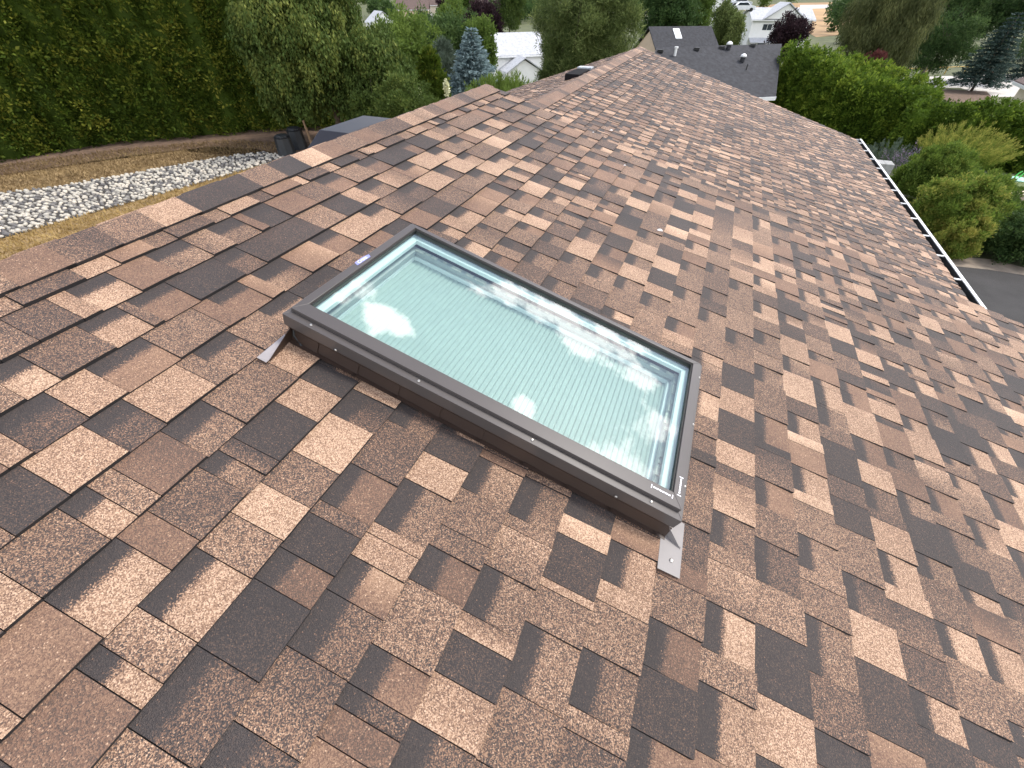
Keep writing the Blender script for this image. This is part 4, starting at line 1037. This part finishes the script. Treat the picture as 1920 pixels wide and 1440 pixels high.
# ------------------------------------------------------------------ stones and grass
def inside(P, poly):
    x, y = P[:, 0], P[:, 1]; c = np.zeros(len(P), bool); n = len(poly)
    for i in range(n):
        x1, y1 = poly[i]; x2, y2 = poly[(i+1) % n]
        c ^= ((y1 > y) != (y2 > y)) & (x < (x2-x1)*(y-y1)/((y2-y1) if y2 != y1 else 1e-9)+x1)
    return c
def stonemat():
    m = bpy.data.materials.new('river_stone'); m.use_nodes = True; t = m.node_tree; b = t.nodes['Principled BSDF']; b.inputs['Roughness'].default_value = .7
    a = N(t, 'ShaderNodeAttribute', attribute_name='tint'); r = N(t, 'ShaderNodeValToRGB'); e = r.color_ramp.elements
    e[0].color = (.06, .06, .065, 1); e[1].color = (.55, .49, .40, 1); e.new(.3).color = (.15, .14, .13, 1); e.new(.55).color = (.40, .375, .32, 1)
    L(t, a.outputs['Fac'], r.inputs[0]); L(t, r.outputs[0], b.inputs['Base Color']); return m
poly_ = np.array(sA); lo, hi = poly_.min(0), poly_.max(0)
# jittered grid
st_ = .145; gx_, gy_ = np.meshgrid(np.arange(lo[0], hi[0], st_), np.arange(lo[1], hi[1], st_))
Q = np.stack([gx_.ravel(), gy_.ravel()], -1)+rng.uniform(-.05, .05, (gx_.size, 2)); Q = Q[inside(Q, sA)]
ico = [(0, 0, 1), (.89, 0, .45), (.28, .85, .45), (-.72, .53, .45), (-.72, -.53, .45), (.28, -.85, .45), (.72, .53, -.45), (-.28, .85, -.45), (-.89, 0, -.45), (-.28, -.85, -.45), (.72, -.53, -.45)]
IV = np.array(ico); IF = np.array([(0, 1, 2), (0, 2, 3), (0, 3, 4), (0, 4, 5), (0, 5, 1), (1, 6, 2), (2, 7, 3), (3, 8, 4), (4, 9, 5), (5, 10, 1), (1, 10, 6), (2, 6, 7), (3, 7, 8), (4, 8, 9), (5, 9, 10)])
n = len(Q); an = rng.random(n)*6.28; sx = rng.uniform(.05, .088, n); sy = sx*rng.uniform(.6, .95, n); sz = rng.uniform(.035, .055, n)
X = IV[None, :, 0]*sx[:, None]; Y = IV[None, :, 1]*sy[:, None]; Z = IV[None, :, 2]*sz[:, None]
V = np.stack([X*np.cos(an)[:, None]-Y*np.sin(an)[:, None]+Q[:, :1], X*np.sin(an)[:, None]+Y*np.cos(an)[:, None]+Q[:, 1:], Z+(terr(Q[:, 0], Q[:, 1])+.045+rng.uniform(-.012, .012, n))[:, None]], -1).reshape(-1, 3)
F = (IF[None]+11*np.arange(n)[:, None, None]).reshape(-1, 3)
tn = np.clip(rng.normal(.58, .24, n), 0, 1); tn[rng.random(n) < .16] *= .35
o = npmesh('river_stones', V, F, stonemat(), attrs={'tint': np.repeat(tn, 11)}, smooth=True); tag(o, 'band of rounded white and grey river stones across the dry yard', 'stones', kind='stuff')
def blades(name, poly, n, h, m, label, excl=()):
    poly_ = np.array(poly); lo, hi = poly_.min(0), poly_.max(0); Q = rng.uniform(lo, hi, (n, 2)); Q = Q[inside(Q, poly)]
    for e in excl: Q = Q[~inside(Q, e)]
    P = np.concatenate([Q, (terr(Q[:, 0], Q[:, 1])+.01)[:, None]], 1); D = rng.normal(size=P.shape)*.5+np.array([0, 0, .8])
    nzv = noise3(P, 1.2, 3)
    V, F, T = leaves(P, D, h, .22, .4, .5+.3*nzv+.35*(rng.random(len(P))-.5))
    o = npmesh(name, V, F, m, attrs={'tint': T}); tag(o, label, 'grass', kind='stuff')
blades('dry_grass', gxy((-80, 400), (0, 430), (150, 395), (330, 348), (500, 304), (560, 300), (500, 430), (100, 540), (-80, 580)), 60000, .085, M_DRYB, 'golden dry grass between the river stones and the house', (sA, mul))
blades('dry_grass', gxy((-80, 325), (0, 312), (200, 285), (420, 264), (520, 268), (560, 290), (500, 296), (300, 330), (0, 375), (-80, 390)), 50000, .08, M_DRYB2, 'dull brown dry grass between the hedge and the river stones', (sA,))
blades('green_grass', lw, 26000, .07, M_GRASS, 'short green lawn grass at the right')

# ------------------------------------------------------------------ hedges and trees
hb = [ground(-330, 345), ground(-150, 325), ground(0, 303), ground(240, 268), ground(480, 248), ground(620, 240)]
hp = [(p[0]+cdir(-.25, .9)[0], p[1]+cdir(-.25, .9)[1]) for p in hb]
hedge('cedar_hedge', 'tall dark green cedar hedge along the back of the dry yard', hp, 6.6, 1.05, 1.0, 15000, .115, M_HEDGE, cs=.24, t0=.5, topw=.9, upd=.6, colvar=.7)
# right hedge, lit from above
h1 = [top3(1500, 84, 31), top3(1560, 108, 29.5), top3(1640, 146, 27.5), top3(1728, 166, 26)]
hedge('cedar_hedge', 'bright green cedar hedge beyond the end of the brown roof, beside the charcoal roof', h1, 4.2, 1.15, .85, 9000, .17, M_HEDGE2, t0=.5, topw=.75, upd=.9, hj=.03, colvar=.6)
h1b = [top3(1590, 96, 36), top3(1660, 112, 35), top3(1740, 148, 33)]
hedge('cedar_hedge', 'second row of bright green cedars behind the first, below the olive pine', h1b, 4.0, 1.3, 1.2, 7000, .18, M_HEDGE2, t0=.6, topw=.6, upd=.9, colvar=.6, hj=.03)
h2 = [top3(1745, 196, 25), top3(1840, 192, 24), top3(1990, 198, 23)]
hedge('cedar_hedge', 'darker clipped hedge at the right edge above the lawn', h2, 2.7, .95, .85, 7500, .14, M_HEDGE2, t0=.38, topw=.8, upd=.7, colvar=.6, hj=.04)

# big weeping tree at the left with bins under it
c = atd(600, 85, 15.5); g0 = float(terr(*c[:2]))
e = empty('birch_tree', (c[0], c[1], g0), 'large loose olive green tree with hanging twigs right of the dark hedge', 'tree'); fo = Fol()
C1 = round_crown(fo, c-cR*.5+[0, 0, .6], (2.6, 2.7, 3.3), 330, 420, .10, blobr=.13, droop=.9, asp=.55, tlo=.05, thi=1, up=.1)
C2 = round_crown(fo, c+cR*1.9+[0, 0, -1.0], (1.7, 1.8, 2.1), 140, 420, .10, blobr=.15, droop=.8, asp=.55, tlo=.05, thi=.9, up=.1)
C3 = round_crown(fo, c-cR*1.7+[0, 0, -.1], (1.7, 1.8, 2.4), 140, 420, .10, blobr=.15, droop=.9, asp=.55, tlo=.1, thi=1, up=.1)
fo.build('crown', M_BIRCH, e); trunk(e, (c[0], c[1], g0-.1), c+[0, 0, 2], .14, np.concatenate([C1, C3]), 26)
p = ground(586, 276); mb = MB(); mb.tube([np.array([p[0], p[1], -.1]), np.array([p[0]-.12, p[1]+.05, .95])], [.06, .05], 7); o = mb.build('stake', mat('weathered_wood', (.26, .17, .10), .8, 0, .2, 10), loc=(p[0], p[1], 0)); tag(o, 'slanted wooden stake behind the compost bins', 'stake')
# shrubs behind the near ridge
def shrub(name, label, px, py, dep, rad, m, nb_, nl, size, **k):
    c = atd(px, py, dep); g0 = float(terr(*c[:2])); e = empty(name, (c[0], c[1], g0), label, 'shrub'); fo = Fol()
    C = round_crown(fo, c, rad, nb_, nl, size, **k); fo.build('crown', m, e)
    trunk(e, (c[0], c[1], g0-.1), c, .05, C, 6); return e
shrub('garden_shrub', 'fine leaved green shrub just behind the near ridge, right of the grey vent', 765, 195, 15, (1.3, 1.3, 1.1), M_BIRCH, 40, 330, .085, blobr=.28, tlo=.15, thi=.7)
shrub('garden_shrub', 'loose olive shrub behind the near ridge below the yellow columnar cedar', 700, 195, 16, (1.2, 1.2, 1.5), M_BIRCH, 40, 330, .09, blobr=.28, tlo=.1, thi=.7)
tree('maple_tree', 'rounded fresh green tree left of the grey juniper', 'tree', 765, 110, 38, .16, (3.6, 3.2, 3.8), M_GREEN, 100, 330, .2, blobr=.3, tlo=.3, thi=1)
tree('maple_tree', 'dark green tree between the fresh green tree and the blue spruce', 'tree', 838, 100, 42, .16, (4.4, 3.4, 3.8), M_DGREEN, 100, 330, .22, blobr=.3, tlo=.3, thi=1)
tree('garden_tree', 'mid green tree behind the weeping tree below the distant white house', 'tree', 705, 150, 30, .16, (3.2, 3.0, 3.2), M_BIRCH, 60, 330, .2, blobr=.3, tlo=.1, thi=.7)
tree('garden_tree', 'leafy green tree behind the blue spruce', 'tree', 900, 92, 40, .14, (1.7, 1.8, 2.8), M_GREEN, 60, 300, .19, blobr=.33, tlo=.2, thi=.9)
tree('plum_tree', 'small purple leaved tree among the green ones at the upper left', 'tree', 798, 62, 62, .14, (2.0, 2.0, 2.6), M_PURPLE, 34, 260, .26, blobr=.35)
tree('plum_tree', 'large dark purple tree above the pale house', 'tree', 905, 45, 84, .2, (4.6, 4.2, 5.0), M_PURPLE, 60, 300, .36, blobr=.3)
tree('plum_tree', 'round dark purple tree near the distant roofs at the top', 'tree', 836, 22, 120, .2, (2.8, 2.8, 3.2), M_PURPLE, 30, 250, .42, blobr=.35)
tree('plum_tree', 'dark purple tree in front of the white two storey house', 'tree', 1478, 68, 60, .18, (2.7, 2.4, 2.8), M_PURPLE, 60, 330, .24, blobr=.27, thi=1)
tree('poplar_tree', 'upright green tree at the top centre left of the large plum', 'tree', 880, 20, 100, .2, (2.8, 2.8, 6.0), M_GREEN, 50, 280, .36, blobr=.28, tlo=.1, thi=.7)
tree('poplar_tree', 'yellowish green tree above the purple one at the top', 'tree', 850, 36, 88, .2, (4.6, 3.6, 4.2), M_GREEN, 60, 280, .34, blobr=.28, tlo=.3, thi=.9)
tree('garden_tree', 'dark green tree at the top edge above the pale house', 'tree', 955, 10, 100, .2, (5, 5, 6.5), M_BIRCH, 60, 280, .38, blobr=.28, tlo=.1, thi=.7)
tree('garden_tree', 'small green tree in front of the distant white gabled house', 'tree', 750, 62, 105, .2, (4.0, 4, 2.4), M_DGREEN, 40, 260, .36, blobr=.3, tlo=.3)
tree('garden_tree', 'broad dark green tree left of the tan house', 'tree', 1255, 18, 78, .25, (6.5, 5, 6.0), M_DGREEN, 90, 330, .34, blobr=.26, tlo=.2, thi=.9)
tree('garden_tree', 'lighter green tree above the tan gabled house', 'tree', 1312, 16, 84, .25, (4.2, 4, 6.0), M_GREEN, 60, 300, .34, blobr=.28, tlo=.2, thi=.8)
tree('garden_tree', 'dark green tree at the top right behind the leaning conifer', 'tree', 1800, 5, 66, .3, (7.5, 5.0, 7.5), M_DGREEN, 110, 330, .28, blobr=.22, tlo=.3, thi=1)
tree('garden_tree', 'tall dark tree at the upper right corner', 'tree', 1940, 10, 64, .3, (7, 6.0, 8), M_DGREEN, 90, 330, .3, blobr=.25, tlo=.1, thi=.8)
tree('garden_tree', 'dark undergrowth tree behind the yellow rail', 'tree', 1770, 85, 64, .2, (6.5, 3.0, 4.2), M_DGREEN, 60, 300, .26, blobr=.28, tlo=.2, thi=.9)
tree('conifer', 'olive green conifer between the charcoal roofs and the white house', 'tree', 1356, 52, 58, .2, (1.9, 1.9, 3.6), M_PINE, 60, 300, .22, blobr=.3, tlo=.05, thi=.7)
tree('conifer', 'smaller conifer beside the white house wall', 'tree', 1378, 62, 56, .12, (1.2, 1.2, 2.2), M_PINE, 30, 260, .2, blobr=.35, tlo=.2, thi=.8)
# the big pine at the centre
c = atd(1092, 70, 27); g0 = float(terr(*c[:2])); e = empty('pine_tree', (c[0], c[1], g0), 'big soft needled pine tree behind the far ridge at the top centre', 'tree'); fo = Fol()
C1 = round_crown(fo, c+cR*.5+[0, 0, .8], (4.3, 4.2, 4.6), 300, 430, .19, blobr=.115, droop=.1, asp=.18, tlo=-.15, thi=1.15, up=.5)
C2 = round_crown(fo, c-cR*1.0+[0, 0, -2.1], (2.4, 2.6, 2.7), 120, 430, .19, blobr=.15, droop=.1, asp=.18, tlo=-.15, thi=1.1, up=.5)
fo.build('crown', M_PINE, e); trunk(e, (c[0], c[1], g0-.1), c+[0, 0, 3.5], .22, np.concatenate([C1, C2]), 30)
# olive pine at the right
c = atd(1665, 45, 42); g0 = float(terr(*c[:2])); e = empty('pine_tree', (c[0], c[1], g0), 'drooping olive green pine above the bright cedar hedge at the right', 'tree'); fo = Fol()
C1 = round_crown(fo, c+[0, 0, .8], (5.0, 4.4, 5.4), 260, 380, .28, blobr=.13, droop=1.0, asp=.15, tlo=-.1, thi=1.1, up=0)
C2 = round_crown(fo, c+cR*1.5+[0, 0, -2.3], (2.6, 2.6, 2.6), 60, 420, .30, blobr=.2, droop=1.0, asp=.14, tlo=.05, thi=.9, up=0)
fo.build('crown', M_PINE2, e); trunk(e, (c[0], c[1], g0-.1), c+[0, 0, 4], .2, np.concatenate([C1, C2]), 30)
shrub('garden_shrub', 'dull red shrub below the olive pine', 1640, 112, 38, (.8, .8, .55), leafmat('red_leaves', (.04, .012, .012), (.10, .03, .03), (.18, .07, .05), .2), 20, 200, .16, blobr=.35)
# blue spruce
b_ = atd(890, 185, 21.5); tp = atd(873, 46, 24)
g0 = float(terr(*b_[:2])); 
spruce('blue_spruce', 'silver blue spruce standing behind the end of the near ridge', 'tree', (b_[0], b_[1], g0), hpx((b_[0], b_[1], g0), 48), 1.75, M_BLUE, 20, .13, 24, low=.1, dens=1.35, pw=.8, drp=.18)
# leaning dark conifer by the road and another behind
q = ground(1820, 172)
spruce('dark_spruce', 'dark spruce with bare lower trunk standing by the pale road', 'tree', q, hpx(q, 18), hpx(q, 18)*.40, M_DSPR, 18, .30, 18, low=.16, dens=1.1, pw=.72)
q = ground(1925, 150)
spruce('dark_spruce', 'dark spruce at the right edge behind the other one', 'tree', q, hpx(q, -60), hpx(q, -60)*.36, M_DSPR, 18, .3, 20, low=.06, dens=1.0, pw=.75)
# columnar cedar, juniper
p = atd(812, 178, 19); g0 = float(terr(*p[:2])); e = empty('columnar_cedar', (p[0], p[1], g0), 'narrow yellow green columnar cedar left of the blue spruce', 'tree'); fo = Fol()
tz = atd(805, 92, 19.5)[2]; column_bush(fo, (p[0], p[1], g0), tz-g0+.1, .62, 9000, .12, 5, .5, .35, fall=1.5, upd=1.2); fo.build('crown', M_HEDGE, e)
p = atd(842, 150, 27); g0 = float(terr(*p[:2])); e = empty('juniper', (p[0], p[1], g0), 'grey green feathery juniper beside the columnar cedar', 'tree'); fo = Fol()
tz = atd(835, 78, 27)[2]; column_bush(fo, (p[0]-.3, p[1], g0), tz-g0, .75, 5000, .2, 8, .5, .3, fall=1.6, asp=.2, upd=1.6); column_bush(fo, (p[0]+.7, p[1], g0), tz-g0-.9, .6, 4000, .2, 9, .6, .3, fall=1.6, asp=.2, upd=1.6); fo.build('crown', M_JUN, e)
# yucca flower spikes
for px, py, dp, hh, lb in ((837, 165, 15.5, .55, 'large cream yucca flower spike against the dark shrubs by the ridge end'), (786, 172, 15.0, .22, 'small cream flower spike left of the columnar cedar')):
    c = atd(px, py, dp); g0 = float(terr(*c[:2])); e = empty('yucca', (c[0], c[1], g0), lb, 'flower'); fo = Fol(); n = int(700*hh/.5)
    q = ball(n)*np.array([.16, .16, .42])*hh*(rng.random((n, 1))**.4)*1.2+c; fo.add(*leaves(q, ball(n), .05, .7, .3, rng.random(n))); fo.build('flowers', M_CREAM, e)
    MB().tube([(c[0], c[1], g0), tuple(c+[0, 0, hh*.4])], [.02, .01], 6).build('stem', MBARK, e)
# grassy shrub between spruce and pine
c = atd(945, 165, 19); g0 = float(terr(*c[:2])); e = empty('broom_shrub', (c[0], c[1], g0), 'bright green wispy shrub between the blue spruce and the pine', 'shrub'); fo = Fol()
def wisps(fo, c, H, R, nst, m_leaf, size, spread=.5, t0=.5, dirb=None, tt=.35):
    for i in range(nst):
        a = rng.random()*6.28; r0 = rng.random()**.5; d = np.array([math.cos(a)*spread*r0, math.sin(a)*spread*r0, 1.])
        if dirb is not None: d = d+np.array(dirb)
        d = unit(d); Ls = H*(.6+.4*rng.random())*(1-.25*r0); u = rng.random(m_leaf)**.7
        b = np.array(c)+np.array([math.cos(a)*R*r0, math.sin(a)*R*r0, 0])
        P = b+d*(u*Ls)[:, None]+rng.normal(size=(m_leaf, 3))*.035*H*.5; P[:, 2] -= (u**3)*Ls*.12
        fo.add(*leaves(P, d+ball(m_leaf)*.45, size, .22, .3, t0+tt*(u-.5)+.3*(rng.random(m_leaf)-.5)))
wisps(fo, (c[0], c[1], g0), c[2]-g0+1.1, 1.3, 170, 130, .14, .32, .6); fo.build('stems', M_GREEN, e)
# right side shrubs
def wshrub(label, px, py, H, R, nst, ml, size, m, t0=.5, spread=.6, dirb=None, name='shrub', tt=.35):
    p = ground(px, py); e = empty(name, p, label, 'shrub'); fo = Fol(); wisps(fo, p, H, R, nst, ml, size, spread, t0, dirb, tt); fo.build('stems', m, e); return e
wshrub('arching yellow green shrub with feathery orange tips in front of the right hedge', 1775, 318, 2.9, 1.25, 260, 170, .10, M_YEL, .42, .75, (.15, 0, 0), 'arching_shrub', .8)
wshrub('green arching shrub left of the feathery one, below the cedar hedge', 1690, 300, 2.4, 1.1, 170, 150, .10, M_GREEN, .45, .7, name='arching_shrub')
wshrub('dull lavender butterfly bush beyond the gutter end', 1652, 322, 1.9, .6, 90, 120, .07, M_JUN, .4, .75, name='butterfly_bush')
wshrub('pale lavender flower spikes by the block pillar', 1690, 330, 2.0, .5, 26, 70, .06, M_LAV, .5, .8, name='butterfly_bush')
def rshrub(label, px, py, H, rad, m, nb_, nl, size, name='shrub', **k):
    p = ground(px, py); e = empty(name, p, label, 'shrub'); fo = Fol()
    C = round_crown(fo, p+np.array([0, 0, H*.55]), rad, nb_, nl, size, **k)
    C = np.concatenate([C, round_crown(fo, p+np.array([0, 0, H*.25]), (rad[0]*1.05, rad[1]*1.05, H*.3), nb_//2, nl, size, **k)])
    fo.build('crown', m, e); trunk(e, tuple(p-[0, 0, .1]), tuple(p+[0, 0, H*.5]), .04, C, 10); return e
rshrub('large yellow green shrub with orange tinges outside the middle of the gutter', 1748, 455, 2.0, (1.25, 1.2, .95), M_YEL, 180, 330, .062, 'yellow_shrub', blobr=.15, tlo=.0, thi=1, up=.7)
rshrub('yellow green shrub next to the block pillar', 1722, 385, 2.1, (1.15, 1.1, 1.0), M_YEL, 140, 300, .065, 'yellow_shrub', blobr=.17, tlo=.0, thi=.7, up=.7)
rshrub('bright yellow green shrub tight behind the block pillar', 1690, 365, 1.5, (.8, .8, .7), M_YEL, 60, 300, .065, 'yellow_shrub', blobr=.17, tlo=.1, thi=.7, up=.7)
rshrub('olive shrub behind the yellow ones, beside the lawn', 1795, 405, 1.6, (1.1, 1.0, .7), M_YEL, 60, 300, .07, 'yellow_shrub', blobr=.17, tlo=.0, thi=.75, up=.7)
rshrub('orange tinged shrub lowest beside the gutter', 1772, 480, 1.25, (.75, .7, .55), M_YEL, 60, 300, .055, 'yellow_shrub', blobr=.17, tlo=.2, thi=1.1, up=.7)
rshrub('dark green glossy shrub above the asphalt at the right edge', 1900, 487, 1.2, (1.1, 1.0, .62), M_DGREEN, 100, 340, .06, 'laurel_shrub', blobr=.22, tlo=.1, thi=1.1, up=.5)
rshrub('mixed green shrub between the orange tinged one and the block wall', 1815, 440, 1.5, (1.0, 1.0, .7), M_GREEN, 60, 300, .065, 'yellow_shrub', blobr=.17, tlo=.1, thi=.9, up=.7)
rshrub('dark leafy shrub in front of the tan block wall', 1840, 462, 1.15, (.7, .7, .55), M_DGREEN, 70, 320, .06, 'laurel_shrub', blobr=.24, tlo=.3, thi=1.2, up=.5)
rshrub('grey green shrub between the yellow shrubs and the lawn', 1800, 372, 1.1, (.7, .7, .5), M_JUN, 40, 300, .07, 'grey_shrub', blobr=.28, tlo=.1, thi=.7)
rshrub('low green edging shrub above the tan block wall', 1880, 372, .5, (1.1, .5, .22), M_GREEN, 40, 300, .06, 'edging_shrub', blobr=.28, tlo=.1, thi=.8)
rshrub('small green shrub at the corner of the neighbouring charcoal roof', 1462, 190, 1.9, (.9, .9, .9), M_GREEN, 30, 260, .12, 'garden_shrub', blobr=.3, tlo=.1, thi=.8)

# ------------------------------------------------------------------ distant wood and hillside
def wood(name, label, pxs, m, n, dep, hh, size):
    fo = Fol()
    for i in range(n):
        px = rng.uniform(*pxs); dp = rng.uniform(*dep); d = ray(px, 0); p = d*dp+O3; g = float(terr(p[0], p[1])); h_ = hh*(.6+.7*rng.random())
        round_crown(fo, (p[0], p[1], g+h_*.55), (h_*.42, h_*.42, h_*.52), 10, 90, size, blobr=.42, tlo=.1+.3*rng.random(), thi=.9)
    o = fo.build(name, m); tag(o, label, 'trees', kind='stuff')
wood('distant_trees', 'far belt of trees between the distant houses', (560, 1240), M_DGREEN, 130, (180, 420), 9, 1.0)
wood('distant_trees', 'far belt of trees at the right on the valley floor', (1560, 2300), M_DGREEN, 110, (90, 420), 9, .9)
wood('distant_trees', 'lighter scattered far trees across the valley', (500, 2200), M_GREEN, 90, (220, 600), 8, 1.1)
hs = gxy((1380, 14), (1470, 6), (1600, 4), (1640, 60), (1530, 70), (1480, 40))
sheet('dry_field', hs, .08, MHILL, 6)
rd = gxy((1500, 10), (1560, 9), (1640, 14), (1640, 22), (1560, 16), (1500, 17))
sheet('field_path', rd, .14, MCONC, 6)
gf = gxy((1512, 42), (1560, 38), (1600, 46), (1590, 88), (1520, 86))
